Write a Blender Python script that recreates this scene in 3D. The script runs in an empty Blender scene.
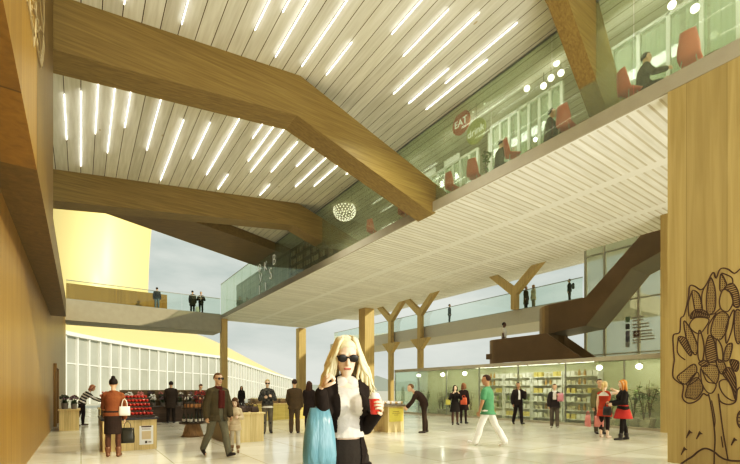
import bpy, bmesh, math, random
from math import sin, cos, pi, radians as R, sqrt, atan2
from mathutils import Vector as V, Matrix, Euler
random.seed(7)
SC = bpy.context.scene
COL = SC.collection

# ------------------------------------------------------------------ camera frame (used only to survey where things stand)
CAM_H, FPX, CX, HY = 1.45, 415.0, 370.0, 390.0
YAW = R(34.9)
FW = (sin(YAW), cos(YAW)); RT = (cos(YAW), -sin(YAW))
def ray(px, py=HY):
    a = (px - CX) / FPX
    return FW[0] + a * RT[0], FW[1] + a * RT[1], (HY - py) / FPX
def on_floor(px, py, z=0.0):
    x, y, k = ray(px, py); t = (z - CAM_H) / k
    return V((x * t, y * t, z))
def on_x(px, X, py=None, z=0.0):
    x, y, k = ray(px, py if py is not None else HY); t = X / x
    return V((X, y * t, CAM_H + k * t if py is not None else z))
def on_y(px, Y, py=None, z=0.0):
    x, y, k = ray(px, py if py is not None else HY); t = Y / y
    return V((x * t, Y, CAM_H + k * t if py is not None else z))
def at_depth(px, t, z=0.0):
    x, y, k = ray(px); return V((x * t, y * t, z))

cam_d = bpy.data.cameras.new('camera'); cam = bpy.data.objects.new('camera', cam_d); COL.objects.link(cam)
cam.location = (0, 0, CAM_H); cam.rotation_euler = (R(90), 0, -YAW)
cam_d.sensor_fit = 'HORIZONTAL'; cam_d.sensor_width = 36; cam_d.lens = 36 * FPX / 740
cam_d.shift_x = 0; cam_d.shift_y = (HY - 232) / 740
cam_d.clip_end = 2000; cam_d.clip_start = 0.05
SC.camera = cam

# ------------------------------------------------------------------ materials
def _mat(name):
    m = bpy.data.materials.new(name); m.use_nodes = True
    nt = m.node_tree; b = nt.nodes['Principled BSDF']
    return m, nt, b
def N(nt, kind, **kw):
    n = nt.nodes.new(kind)
    for k, v in kw.items(): setattr(n, k, v)
    return n
def plain(name, c, rough=.6, metal=0, bump=0, bscale=40, vary=.12, spec=.5, vscale=6):
    m, nt, b = _mat(name)
    b.inputs['Roughness'].default_value = rough; b.inputs['Metallic'].default_value = metal
    b.inputs['Specular IOR Level'].default_value = spec
    tc = N(nt, 'ShaderNodeTexCoord')
    if vary:
        nz = N(nt, 'ShaderNodeTexNoise'); nz.inputs['Scale'].default_value = vscale; nz.inputs['Detail'].default_value = 4
        nt.links.new(tc.outputs['Object'], nz.inputs['Vector'])
        mx = N(nt, 'ShaderNodeMix', data_type='RGBA')
        mx.inputs['A'].default_value = tuple(x * (1 - vary) for x in c) + (1,)
        mx.inputs['B'].default_value = tuple(min(1, x * (1 + vary)) for x in c) + (1,)
        nt.links.new(nz.outputs['Fac'], mx.inputs['Factor']); nt.links.new(mx.outputs['Result'], b.inputs['Base Color'])
    else: b.inputs['Base Color'].default_value = tuple(c) + (1,)
    if bump:
        n2 = N(nt, 'ShaderNodeTexNoise'); n2.inputs['Scale'].default_value = bscale; n2.inputs['Detail'].default_value = 3
        nt.links.new(tc.outputs['Object'], n2.inputs['Vector'])
        bp = N(nt, 'ShaderNodeBump'); bp.inputs['Strength'].default_value = bump; bp.inputs['Distance'].default_value = .02
        nt.links.new(n2.outputs['Fac'], bp.inputs['Height']); nt.links.new(bp.outputs['Normal'], b.inputs['Normal'])
    return m
def emit(name, c, s):
    m, nt, b = _mat(name); b.inputs['Base Color'].default_value = tuple(c) + (1,)
    b.inputs['Emission Color'].default_value = tuple(c) + (1,); b.inputs['Emission Strength'].default_value = s
    return m
def wood(name, c1, c2, axis='x', rough=.45, grain=1.0, board=None, baxis='z', gap=.006, spec=.4):
    """long grain along axis; optional board joints every `board` metres across baxis"""
    m, nt, b = _mat(name); b.inputs['Roughness'].default_value = rough; b.inputs['Specular IOR Level'].default_value = spec
    tc = N(nt, 'ShaderNodeTexCoord'); mp = N(nt, 'ShaderNodeMapping')
    s = {'x': (.35, 9, 9), 'y': (9, .35, 9), 'z': (9, 9, .35)}[axis]
    mp.inputs['Scale'].default_value = tuple(v * grain for v in s)
    nt.links.new(tc.outputs['Object'], mp.inputs['Vector'])
    nz = N(nt, 'ShaderNodeTexNoise'); nz.inputs['Scale'].default_value = 2.2; nz.inputs['Detail'].default_value = 6; nz.inputs['Distortion'].default_value = .6
    nt.links.new(mp.outputs['Vector'], nz.inputs['Vector'])
    rp = N(nt, 'ShaderNodeValToRGB'); rp.color_ramp.elements[0].position = .3; rp.color_ramp.elements[1].position = .72
    rp.color_ramp.elements[0].color = tuple(c1) + (1,); rp.color_ramp.elements[1].color = tuple(c2) + (1,)
    nt.links.new(nz.outputs['Fac'], rp.inputs['Fac']); out = rp.outputs['Color']
    if board:
        sx = N(nt, 'ShaderNodeSeparateXYZ'); nt.links.new(tc.outputs['Object'], sx.inputs[0])
        out = joint(nt, out, sx.outputs[baxis.upper()], board, gap, (.45, .45, .45))
    nt.links.new(out, b.inputs['Base Color'])
    bp = N(nt, 'ShaderNodeBump'); bp.inputs['Strength'].default_value = .12; bp.inputs['Distance'].default_value = .01
    nt.links.new(nz.outputs['Fac'], bp.inputs['Height']); nt.links.new(bp.outputs['Normal'], b.inputs['Normal'])
    return m
def M2(nt, op, a, b_=None):
    n = N(nt, 'ShaderNodeMath', operation=op)
    for i, v in enumerate((a, b_)):
        if v is None: continue
        if isinstance(v, (int, float)): n.inputs[i].default_value = v
        else: nt.links.new(v, n.inputs[i])
    return n.outputs[0]
def joint(nt, col, coord, period, gap, mul, per_board=.18):
    """dark joint lines + tone change per board"""
    q = M2(nt, 'DIVIDE', coord, period)
    fr = M2(nt, 'FRACT', q); fl = M2(nt, 'FLOOR', q)
    ln = M2(nt, 'LESS_THAN', fr, gap / period)
    wn = N(nt, 'ShaderNodeTexWhiteNoise', noise_dimensions='1D'); nt.links.new(fl, wn.inputs['W'])
    k = M2(nt, 'ADD', M2(nt, 'MULTIPLY', wn.outputs['Value'], per_board), 1 - per_board / 2)
    hs = N(nt, 'ShaderNodeMix', data_type='RGBA', blend_type='MULTIPLY'); hs.inputs['Factor'].default_value = 1
    cmb = N(nt, 'ShaderNodeCombineColor'); [nt.links.new(k, cmb.inputs[i]) for i in range(3)]
    nt.links.new(col, hs.inputs['A']); nt.links.new(cmb.outputs[0], hs.inputs['B'])
    mx = N(nt, 'ShaderNodeMix', data_type='RGBA', blend_type='MULTIPLY'); nt.links.new(ln, mx.inputs['Factor'])
    nt.links.new(hs.outputs['Result'], mx.inputs['A']); mx.inputs['B'].default_value = tuple(mul) + (1,)
    return mx.outputs['Result']
def glass(name, tint=(.86, .92, .86), refl=.10, rough=.02, edge=.55, haze=0, hazec=(.75, .8, .74)):
    """thin architectural glass: mostly see-through, mirror-like at grazing angles"""
    m = bpy.data.materials.new(name); m.use_nodes = True; nt = m.node_tree
    for n in list(nt.nodes):
        if n.type == 'BSDF_PRINCIPLED': nt.nodes.remove(n)
    out = nt.nodes['Material Output']
    tr = N(nt, 'ShaderNodeBsdfTransparent'); tr.inputs[0].default_value = tuple(tint) + (1,)
    gl = N(nt, 'ShaderNodeBsdfGlossy'); gl.inputs['Roughness'].default_value = rough; gl.inputs['Color'].default_value = (.95, 1, .97, 1)
    lw = N(nt, 'ShaderNodeLayerWeight'); lw.inputs['Blend'].default_value = .25
    f = M2(nt, 'ADD', M2(nt, 'MULTIPLY', lw.outputs['Fresnel'], edge), refl)
    mx = N(nt, 'ShaderNodeMixShader'); nt.links.new(f, mx.inputs[0]); nt.links.new(tr.outputs[0], mx.inputs[1]); nt.links.new(gl.outputs[0], mx.inputs[2])
    sh = mx.outputs[0]
    if haze:
        df = N(nt, 'ShaderNodeBsdfDiffuse'); df.inputs[0].default_value = tuple(hazec) + (1,)
        m2 = N(nt, 'ShaderNodeMixShader'); m2.inputs[0].default_value = haze
        nt.links.new(sh, m2.inputs[1]); nt.links.new(df.outputs[0], m2.inputs[2]); sh = m2.outputs[0]
    nt.links.new(sh, out.inputs['Surface'])
    return m
_cache = {}
def cloth(c, rough=.85):
    k = ('c', tuple(c), rough)
    if k not in _cache: _cache[k] = plain('cloth', c, rough, bump=.35, bscale=22, vary=.22, spec=.15, vscale=9)
    return _cache[k]
def col(c, rough=.5, **kw):
    k = ('p', tuple(c), rough, tuple(sorted(kw.items())))
    if k not in _cache: _cache[k] = plain('paint', c, rough, **kw)
    return _cache[k]

# ------------------------------------------------------------------ mesh builder
class G:
    def __init__(s): s.v = []; s.f = []
    def add(s, vs, fs):
        b = len(s.v); s.v += [V(p) for p in vs]; s.f += [tuple(i + b for i in f) for f in fs]; return s
    def box(s, lo, hi, rot=0, piv=None):
        x0, y0, z0 = lo; x1, y1, z1 = hi
        vs = [V(p) for p in ((x0,y0,z0),(x1,y0,z0),(x1,y1,z0),(x0,y1,z0),(x0,y0,z1),(x1,y0,z1),(x1,y1,z1),(x0,y1,z1))]
        if rot:
            c = V(piv) if piv else V(((x0+x1)/2,(y0+y1)/2,0)); m = Matrix.Rotation(rot, 3, 'Z')
            vs = [m @ (p - c) + c for p in vs]
        return s.add(vs, [(0,3,2,1),(4,5,6,7),(0,1,5,4),(1,2,6,5),(2,3,7,6),(3,0,4,7)])
    def prism(s, poly, d):
        """poly: list of 3d points (planar), extruded by vector d"""
        n = len(poly); d = V(d); p = [V(q) for q in poly]
        nrm = sum(((p[i] - p[0]).cross(p[(i+1) % n] - p[0]) for i in range(1, n - 1)), V((0,0,0)))
        fs = [tuple(range(n))[::-1], tuple(range(n, 2*n))] + [(i, (i+1) % n, n + (i+1) % n, n + i) for i in range(n)]
        if nrm.dot(d) < 0: fs = [f[::-1] for f in fs]
        return s.add(p + [q + d for q in p], fs)
    def loft(s, rings, n=14, cap=True, close=False):
        """rings: (center, ux, uy) with ux,uy half-axis vectors"""
        vs = []; fs = []
        for c, ux, uy in rings:
            for k in range(n):
                a = 2*pi*k/n; vs.append(V(c) + V(ux)*cos(a) + V(uy)*sin(a))
        m = len(rings)
        for i in range(m - 1):
            for k in range(n):
                k2 = (k+1) % n; fs.append((i*n+k, i*n+k2, (i+1)*n+k2, (i+1)*n+k))
        if cap: fs.append(tuple(range(n))[::-1]); fs.append(tuple((m-1)*n + k for k in range(n)))
        return s.add(vs, fs)
    def lathe(s, c, prof, n=16, up=(0,0,1)):
        up = V(up).normalized(); u = up.orthogonal().normalized(); w = up.cross(u)
        return s.loft([(V(c) + up*z, u*max(r,1e-4), w*max(r,1e-4)) for r, z in prof], n)
    def cap(s, p0, r0, p1, r1, n=10, flat=1.0, ref=None):
        """tapered round-ended capsule; flat scales the axis along ref"""
        p0, p1 = V(p0), V(p1); d = p1 - p0
        d = d.normalized() if d.length > 1e-6 else V((0,0,1))
        if ref is not None:
            w = V(ref) - d*V(ref).dot(d)
            w = w.normalized() if w.length > 1e-4 else d.orthogonal().normalized()
        else: w = d.orthogonal().normalized()
        u = d.cross(w); rings = []
        for a in (-80, -50, -22): rings.append((p0 + d*r0*sin(R(a)), r0*cos(R(a))))
        rings.append((p0, r0)); rings.append((p1, r1))
        for a in (22, 50, 80): rings.append((p1 + d*r1*sin(R(a)), r1*cos(R(a))))
        return s.loft([(c, u*r, w*r*flat) for c, r in rings], n)
    def tube(s, pts, r, n=6):
        pts = [V(p) for p in pts]; rr = r if isinstance(r, (list, tuple)) else [r]*len(pts)
        d0 = (pts[1]-pts[0]).normalized(); w = d0.orthogonal().normalized(); rings = []
        for i, p in enumerate(pts):
            d = (pts[min(i+1, len(pts)-1)] - pts[max(i-1, 0)]).normalized()
            w = (w - d*w.dot(d)); w = w.normalized() if w.length > 1e-5 else d.orthogonal().normalized()
            rings.append((p, d.cross(w)*rr[i], w*rr[i]))
        return s.loft(rings, n)
    def ell(s, c, r, n=12, m=8, rot=None, fn=None):
        vs = []; fs = []; c = V(c)
        for i in range(1, m):
            b = -pi/2 + pi*i/m
            for k in range(n):
                a = 2*pi*k/n; p = V((r[0]*cos(b)*cos(a), r[1]*cos(b)*sin(a), r[2]*sin(b)))
                if fn: p = fn(p)
                vs.append((rot @ p if rot else p) + c)
        bt = V((0,0,-r[2])); tp = V((0,0,r[2]))
        if fn: bt, tp = fn(bt), fn(tp)
        vs.append((rot @ bt if rot else bt) + c); vs.append((rot @ tp if rot else tp) + c)
        for i in range(m-2):
            for k in range(n): fs.append((i*n+k, i*n+(k+1) % n, (i+1)*n+(k+1) % n, (i+1)*n+k))
        B, T = len(vs)-2, len(vs)-1
        for k in range(n): fs.append((B, (k+1) % n, k)); fs.append((T, (m-2)*n+k, (m-2)*n+(k+1) % n))
        return s.add(vs, fs)
    def mesh(s, name='mesh', smooth=False):
        me = bpy.data.meshes.new(name); me.from_pydata([tuple(p) for p in s.v], [], s.f); me.validate(); me.update()
        if smooth: me.polygons.foreach_set('use_smooth', [True]*len(me.polygons))
        return me
def link(name, me, mat=None, parent=None, loc=None):
    o = bpy.data.objects.new(name, me); COL.objects.link(o)
    if mat is not None and not me.materials: me.materials.append(mat)
    if parent is not None: o.parent = parent
    if loc is not None: o.location = loc
    return o
def obj(name, g, mat, parent=None, smooth=False, loc=None, bevel=0):
    o = link(name, g.mesh(name, smooth), mat, parent, loc)
    if bevel:
        b = o.modifiers.new('bevel', 'BEVEL'); b.width = bevel; b.segments = 2; b.limit_method = 'ANGLE'
    return o
def tag(o, label, cat, group=None, kind=None):
    if label: o['label'] = label
    if cat: o['category'] = cat
    if group: o['group'] = group
    if kind: o['kind'] = kind
    return o
def struct(name, g, mat, parent=None, smooth=False):
    o = obj(name, g, mat, parent, smooth)
    if parent is None: o['kind'] = 'structure'
    return o
def thing(name, label, cat, loc=(0,0,0), rz=0, group=None):
    o = bpy.data.objects.new(name, None); COL.objects.link(o); o.location = loc; o.rotation_euler = (0,0,rz)
    o.empty_display_size = .1
    return tag(o, label, cat, group)
def dup(root, loc, rz=None, label=None, group=None):
    r = root.copy(); COL.objects.link(r); r.location = loc
    if rz is not None: r.rotation_euler = (0,0,rz)
    if label: r['label'] = label
    if group: r['group'] = group
    for ch in list(root.children):
        c = ch.copy(); COL.objects.link(c); c.parent = r
        for g in ch.children:
            d = g.copy(); COL.objects.link(d); d.parent = c
    return r
def remesh(g, vox, smooth=3, name='body'):
    o = link('temp_shape', g.mesh('temp_shape'))
    m = o.modifiers.new('r', 'REMESH'); m.mode = 'VOXEL'; m.voxel_size = vox; m.use_smooth_shade = True
    if smooth:
        sm = o.modifiers.new('s', 'SMOOTH'); sm.factor = .5; sm.iterations = smooth
    dg = bpy.context.evaluated_depsgraph_get(); ev = o.evaluated_get(dg)
    me = bpy.data.meshes.new_from_object(ev); me.name = name
    old = o.data; bpy.data.objects.remove(o); bpy.data.meshes.remove(old)
    me.polygons.foreach_set('use_smooth', [True]*len(me.polygons))
    return me
def text_mesh(s, size, ext=.004, off=0):
    cu = bpy.data.curves.new('lettering', 'FONT'); cu.body = s; cu.size = size; cu.extrude = ext; cu.align_x = 'CENTER'; cu.align_y = 'CENTER'; cu.resolution_u = 3; cu.offset = off
    o = bpy.data.objects.new('lettering', cu); COL.objects.link(o)
    dg = bpy.context.evaluated_depsgraph_get(); me = bpy.data.meshes.new_from_object(o.evaluated_get(dg))
    bpy.data.objects.remove(o); me.materials.clear(); return me
# ================================================================== materials of the hall
m_beam = wood('honey glulam', (.20,.140,.042), (.30,.220,.075), 'x', .5, 1.1)
m_wallL = wood('orange oak panel', (.215,.122,.02), (.31,.185,.036), 'z', .4, .45, board=2.4, baxis='y', gap=.02)
m_wallR = wood('pale oak panel', (.34,.255,.10), (.45,.345,.15), 'z', .5, .55, board=.62, baxis='y', gap=.006)
m_col = wood('pale oak column', (.45,.32,.12), (.60,.44,.19), 'z', .5, .6)
m_stall = wood('pale stall wood', (.55,.42,.20), (.72,.58,.31), 'z', .55, 1.4, board=.16, baxis='x', gap=.005)
m_darkwood = wood('dark stained wood', (.05,.03,.015), (.10,.06,.03), 'x', .5, 1)
m_bronze = plain('dark bronze steel', (.22,.15,.075), .36, .45, vary=.2, vscale=1.2)
m_bronze2 = plain('grey bronze soffit', (.26,.22,.15), .5, .5, vary=.1, vscale=1)
m_conc = plain('warm grey fascia', (.36,.33,.25), .7, vary=.12, bump=.1, vscale=3)
m_white = plain('white paint', (.8,.79,.74), .5, vary=.05)
m_black = plain('black finish', (.015,.013,.012), .35, vary=.1)
m_rail = plain('steel handrail', (.35,.36,.33), .35, .8, vary=.05)
m_glass = glass('clear glass', (.90,.95,.91), .03, edge=.35)
m_glassG = glass('green tinted glass', (.90,.94,.86), .02, edge=.22, haze=.10, hazec=(.74,.82,.66))
m_glassS = glass('shop glass', (.90,.94,.88), .05, edge=.5, haze=.05, hazec=(.8,.86,.78))

def planks():
    m, nt, b = _mat('whitewashed planks'); b.inputs['Roughness'].default_value = .7; b.inputs['Specular IOR Level'].default_value = .25
    tc = N(nt, 'ShaderNodeTexCoord'); mp = N(nt, 'ShaderNodeMapping'); mp.inputs['Scale'].default_value = (7,.5,7)
    nt.links.new(tc.outputs['Object'], mp.inputs['Vector'])
    nz = N(nt, 'ShaderNodeTexNoise'); nz.inputs['Scale'].default_value = 2; nz.inputs['Detail'].default_value = 5
    nt.links.new(mp.outputs['Vector'], nz.inputs['Vector'])
    rp = N(nt, 'ShaderNodeValToRGB'); rp.color_ramp.elements[0].position = .3; rp.color_ramp.elements[1].position = .75
    rp.color_ramp.elements[0].color = (.62,.60,.50,1); rp.color_ramp.elements[1].color = (.78,.76,.66,1)
    nt.links.new(nz.outputs['Fac'], rp.inputs['Fac'])
    vo = N(nt, 'ShaderNodeTexVoronoi'); vo.inputs['Scale'].default_value = 1.1
    mp2 = N(nt, 'ShaderNodeMapping'); mp2.inputs['Scale'].default_value = (1.6,.7,1); nt.links.new(tc.outputs['Object'], mp2.inputs['Vector']); nt.links.new(mp2.outputs['Vector'], vo.inputs['Vector'])
    kn = M2(nt, 'LESS_THAN', vo.outputs['Distance'], .05)
    mk = N(nt, 'ShaderNodeMix', data_type='RGBA', blend_type='MULTIPLY'); mk.inputs['B'].default_value = (.7,.62,.5,1)
    nt.links.new(kn, mk.inputs['Factor']); nt.links.new(rp.outputs['Color'], mk.inputs['A'])
    sx = N(nt, 'ShaderNodeSeparateXYZ'); nt.links.new(tc.outputs['Object'], sx.inputs[0])
    nt.links.new(joint(nt, mk.outputs['Result'], sx.outputs['X'], .36, .017, (.10,.085,.06), .16), b.inputs['Base Color'])
    return m
m_planks = planks()
def soffit():
    m, nt, b = _mat('slatted soffit'); b.inputs['Roughness'].default_value = .75; b.inputs['Specular IOR Level'].default_value = .2
    tc = N(nt, 'ShaderNodeTexCoord'); sx = N(nt, 'ShaderNodeSeparateXYZ'); nt.links.new(tc.outputs['Object'], sx.inputs[0])
    mp = N(nt, 'ShaderNodeMapping'); mp.inputs['Scale'].default_value = (.5,5,1); nt.links.new(tc.outputs['Object'], mp.inputs['Vector'])
    nz = N(nt, 'ShaderNodeTexNoise'); nz.inputs['Scale'].default_value = 2; nz.inputs['Detail'].default_value = 4; nt.links.new(mp.outputs['Vector'], nz.inputs['Vector'])
    rp = N(nt, 'ShaderNodeValToRGB'); rp.color_ramp.elements[0].color = (.76,.74,.65,1); rp.color_ramp.elements[1].color = (.90,.88,.79,1)
    rp.color_ramp.elements[0].position = .3; rp.color_ramp.elements[1].position = .7
    nt.links.new(nz.outputs['Fac'], rp.inputs['Fac'])
    c = joint(nt, rp.outputs['Color'], sx.outputs['Y'], .21, .05, (.70,.66,.58), .14)
    # plain boards that run the long way every three metres
    q = M2(nt, 'FRACT', M2(nt, 'DIVIDE', M2(nt, 'SUBTRACT', sx.outputs['X'], 9.45), 2.95))
    band = M2(nt, 'LESS_THAN', q, .11)
    mx = N(nt, 'ShaderNodeMix', data_type='RGBA'); nt.links.new(band, mx.inputs['Factor']); nt.links.new(c, mx.inputs['A']); mx.inputs['B'].default_value = (.84,.82,.73,1)
    nt.links.new(mx.outputs['Result'], b.inputs['Base Color'])
    return m
m_soffit = soffit()
def floor_mat():
    m, nt, b = _mat('polished stone floor'); b.inputs['Specular IOR Level'].default_value = .6
    tc = N(nt, 'ShaderNodeTexCoord'); sx = N(nt, 'ShaderNodeSeparateXYZ'); nt.links.new(tc.outputs['Object'], sx.inputs[0])
    nz = N(nt, 'ShaderNodeTexNoise'); nz.inputs['Scale'].default_value = .7; nz.inputs['Detail'].default_value = 6; nt.links.new(tc.outputs['Object'], nz.inputs['Vector'])
    rp = N(nt, 'ShaderNodeValToRGB'); rp.color_ramp.elements[0].color = (.62,.60,.50,1); rp.color_ramp.elements[1].color = (.74,.72,.61,1)
    rp.color_ramp.elements[0].position = .35; rp.color_ramp.elements[1].position = .65
    nt.links.new(nz.outputs['Fac'], rp.inputs['Fac'])
    c = joint(nt, rp.outputs['Color'], sx.outputs['X'], 1.5, .02, (.6,.58,.5), .14)
    c = joint(nt, c, sx.outputs['Y'], 1.5, .02, (.6,.58,.5), .14)
    nt.links.new(c, b.inputs['Base Color'])
    r2 = N(nt, 'ShaderNodeMapRange'); r2.inputs['To Min'].default_value = .08; r2.inputs['To Max'].default_value = .17; nt.links.new(nz.outputs['Fac'], r2.inputs['Value'])
    nt.links.new(r2.outputs['Result'], b.inputs['Roughness'])
    return m
m_floor = floor_mat()

# ================================================================== ground and floor
struct('floor', G().box((-.9,-14,-.2), (31,40,0)), m_floor)
struct('ground', G().box((-900,-900,-.5), (900,900,-.21)), plain('pale paving', (.62,.60,.52), .8, vary=.1, vscale=.3))
g = G()                                             # distant hills on the horizon
ring = []
for i in range(90):
    a = R(-20 + i*1.55); x, y = 640*sin(a), 640*cos(a)
    h = 9 + 9*(.5+.5*sin(i*.37)) + 5*sin(i*.9+1) + 3*sin(i*2.3)
    ring.append((x, y, max(4, h)))
vs = []; fs = []
for x, y, h in ring: vs += [(x,y,-.4),(x,y,h)]
for i in range(len(ring)-1): fs.append((2*i,2*i+2,2*i+3,2*i+1))
g.add(vs, fs); struct('hills', g, plain('hazy hills', (.42,.47,.46), .9, vary=.1, vscale=.02))

# ================================================================== left wall
XL = -.87
struct('wall_left', G().box((-1.3,-3,0), (XL,37,7.5)), m_wallL)
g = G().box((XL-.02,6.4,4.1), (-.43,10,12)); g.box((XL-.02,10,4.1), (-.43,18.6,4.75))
struct('wall_left_upper', g, wood('shaded oak panel', (.13,.085,.02), (.20,.13,.035), 'z', .45, .5))  # far part of the overhang coloured darker to stand for its shade
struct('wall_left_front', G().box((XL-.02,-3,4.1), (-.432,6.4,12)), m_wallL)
g = G().box((XL,20.5,2.35), (XL+.10,22.6,2.50)); g.box((XL,20.5,0), (XL+.10,20.62,2.35)); g.box((XL,22.48,0), (XL+.10,22.6,2.35))
struct('door_1', g, m_wallL)

# ================================================================== roof: one sloping plank ceiling under which the bent timber frames run
def cz(x): return 9.26 + .128*x
poly = [(-1.3,-1.5),(20.5,-1.5),(20.5,34),(12.2,29.9),(-.87,19.3),(-1.3,19.0)]
struct('ceiling', G().prism([(x,y,cz(x)) for x,y in poly], (0,0,.35)), m_planks)
def frame(Y, th, kink, kz_top, leg_top, leg_bot, botk):
    p = [(-1.0,cz(-1.0)-1.10),(botk[0],botk[1]),leg_bot,leg_top,(kink,kz_top),(-1.0,cz(-1.0)+.02)]
    return G().prism([(x,Y,z) for x,z in p], (0,th,0))
p0 = [(7.9,cz(7.9)+.05),(8.55,9.95),(10.70,7.76),(11.9,7.76),(9.9,cz(9.9)+.05)]
struct('beam', G().prism([(x,4.9,z) for x,z in p0], (0,.4,0)), m_beam)
struct('beam.001', frame(10.2,.75, 4.80,cz(4.8)+.02,(10.75,8.12),(9.7,7.34),(4.74,8.78)), m_beam)
struct('beam.002', frame(18.2,.80, 8.5,cz(8.5)+.02,(13.0,8.95),(11.6,8.2),(8.3,9.27)), m_beam)
pl = [(-1.0,18.95),(1.3,18.95),(3.3,19.9),(7.7,22.8),(12.2,25.9),(12.2,29.85),(9.1,27.4),(-.2,19.8),(-1.0,19.2)]
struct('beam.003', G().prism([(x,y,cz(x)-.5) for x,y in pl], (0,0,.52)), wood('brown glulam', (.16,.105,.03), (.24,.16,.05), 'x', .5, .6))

# ================================================================== balcony: slab, soffit, fascia
XB, ZS, ZD = 9.7, 7.47, 7.75
struct('slab', G().box((XB+.02,-2,ZS+.01), (17.8,36.6,ZD-.004)), m_conc)
struct('ceiling_soffit', G().box((XB+.03,-2,ZS-.03), (17.78,36.55,ZS+.012)), m_soffit)
struct('trim_1', G().box((XB-.03,-2,ZS-.035), (XB+.02,36.6,ZD)), m_conc)
# far footbridge on the left with its own soffit
struct('footbridge', G().box((XL,35.6,6.3), (XB-.04,38.2,ZD)), m_conc)
struct('footbridge_panel', G().box((XL,37.9,ZD), (5.9,38.05,9.35)), m_wallL)
# gallery on the far right side
XGA = 28.2
struct('gallery', G().box((XGA,12,6.6), (33,50,ZD)), plain('light fascia', (.55,.51,.42), .7, vary=.06))
struct('ceiling_gallery', G().prism([(27.2,10,11.5),(27.2,52,11.5),(34,52,11.9),(34,10,11.9)], (0,0,.5)), m_soffit)
struct('trim_2', G().box((26.8,10,11.35), (27.25,52,12.1)), m_white)

# columns that carry the balcony
def column(x, y, w, z1, name='column'):
    return struct(name, G().box((x-w/2,y-w/2,0), (x+w/2,y+w/2,z1)), m_col)
column(9.95,35.9,.5,ZS-.04); 
c = on_x(301,17.6); column(c.x,c.y,.72,ZS-.04)
c = on_x(366.5,17.35); column(c.x,c.y,.82,ZS-.04)
# columns of the gallery with forked timber heads
for px in (391, 420.5, 515):
    c = on_x(px, XGA-.35); w = .46
    p = struct('column', G().box((c.x-w/2,c.y-w/2,ZD if px>500 else 0), (c.x+w/2,c.y+w/2,9.4)), m_col)
    for s in (-1,1):
        struct('strut', G().prism([(c.x-.22,c.y+s*.0,8.9),(c.x-.22,c.y+s*.25,8.9),(c.x-.22,c.y+s*3.0,11.34),(c.x-.22,c.y+s*2.3,11.34),(c.x-.22,c.y,9.5)], (.44,0,0)), m_col, p)
    if px < 500: struct('bracket', G().prism([(c.x-.25,c.y-1.3,6.58),(c.x-.25,c.y+1.3,6.58),(c.x-.25,c.y+.2,5.5),(c.x-.25,c.y-.2,5.5)], (.5,0,0)), m_col, p)

# right wall carrying the drawing, and the oak pier behind it
struct('wall_right', G().box((XB-.02,-1.6,0), (XB+.5,3.42,ZS-.04)), m_wallR)
c = on_x(667.5,16.5)
struct('pier', G().box((16.3,c.y-.6,0), (16.75,c.y+.14,ZS-.04)), m_wallR)
struct('wall_right_rear', G().box((16.75,1.5,0), (17.1,c.y-.3,ZS-.04)), m_wallR)

# ================================================================== glass screen of the balcony
gs = thing('glass_screen', 'tall green-tinted glass screen along the edge of the upper floor', 'glass screen', (XB+.12,0,ZD))
ys = [-1.6 + i*1.9 for i in range(20)] + [36.3]
for a, b_ in zip(ys[:-1], ys[1:]):
    a += .012; b_ -= .012
    zb = .012
    pn = G().box((-.012,a,zb), (.012,b_,cz(XB)-ZD-.06))
    obj('pane', pn, m_glassG, gs)
obj('channel', G().box((-.05,-1.6,0), (.05,36.3,.05)), m_rail, gs)
obj('cap_rail', G().box((-.02,-1.6,cz(XB)-ZD-.06), (.02,36.3,cz(XB)-ZD-.025)), m_rail, gs)

def balustrade(label, p0, p1, h, n, name='glass_balustrade'):
    p0, p1 = V(p0), V(p1); d = (p1-p0); L = d.length; rz = atan2(d.y, d.x)
    t = thing(name, label, 'balustrade', p0, rz)
    for i in range(n):
        obj('pane', G().box((i*L/n+.01,-.01,.02), ((i+1)*L/n-.01,.01,h-.03)), m_glass, t)
    obj('handrail', G().box((0,-.03,h-.03), (L,.03,h+.02)), m_rail, t)
    obj('channel', G().box((0,-.03,0), (L,.03,.05)), m_rail, t)
    return t
balustrade('clear glass balustrade with thin steel rail along the footbridge', (XL+.05,35.68,ZD), (XB-.1,35.68,ZD), 1.35, 7)
balustrade('long glass balustrade along the upper gallery beyond the stair', (XGA+.06,49,ZD), (XGA+.06,15,ZD), 1.45, 16)

# ================================================================== bronze staircase behind the shop
st = thing('staircase', 'dark bronze steel staircase with solid parapets turning above the shop', 'staircase', (19,0,0))
L = st
def slabpoly(pts, x0, x1): return G().prism([(x0-19,y,z) for y,z in pts], (x1-x0,0,0))
# lower landing: front parapet with a rounded far end
g = G(); prof = []
for k in range(9):
    a = R(90*k/8); prof.append((19+1.0-1.0*cos(a)-19, 15.0+.9*sin(a)))
prof = [(0,11.9)] + prof + [(1.75,15.9)]
for (x0,y0),(x1,y1) in zip(prof[:-1], prof[1:]):
    nx, ny = -(y1-y0), (x1-x0); l = sqrt(nx*nx+ny*ny); nx, ny = nx/l*.06, ny/l*.06
    g.prism([(x0,y0,2.95),(x1,y1,2.95),(x1-nx,y1-ny,2.95),(x0-nx,y0-ny,2.95)], (0,0,1.32))
obj('landing_parapet', g, m_bronze, L)
obj('landing', G().box((.06,11.9,3.2), (3.5,15.7,3.5)), m_bronze, L)
obj('lower_parapet', slabpoly([(11.9,2.95),(11.9,4.27),(10.15,2.95)], 19, 19.08), m_bronze, L)
obj('lower_parapet', slabpoly([(11.9,2.95),(11.9,4.27),(7.6,1.0),(7.6,-.0),(8.0,0)], 20.6, 20.68), m_bronze, L)
for k in range(18):
    y1 = 11.9 - k*.25; z1 = 3.5 - (k+1)*.18
    if z1 < .1: break
    obj('step', G().box((.1,y1-.27,max(0,z1-.2)), (1.58,y1,z1)), m_bronze2, L)
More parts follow.
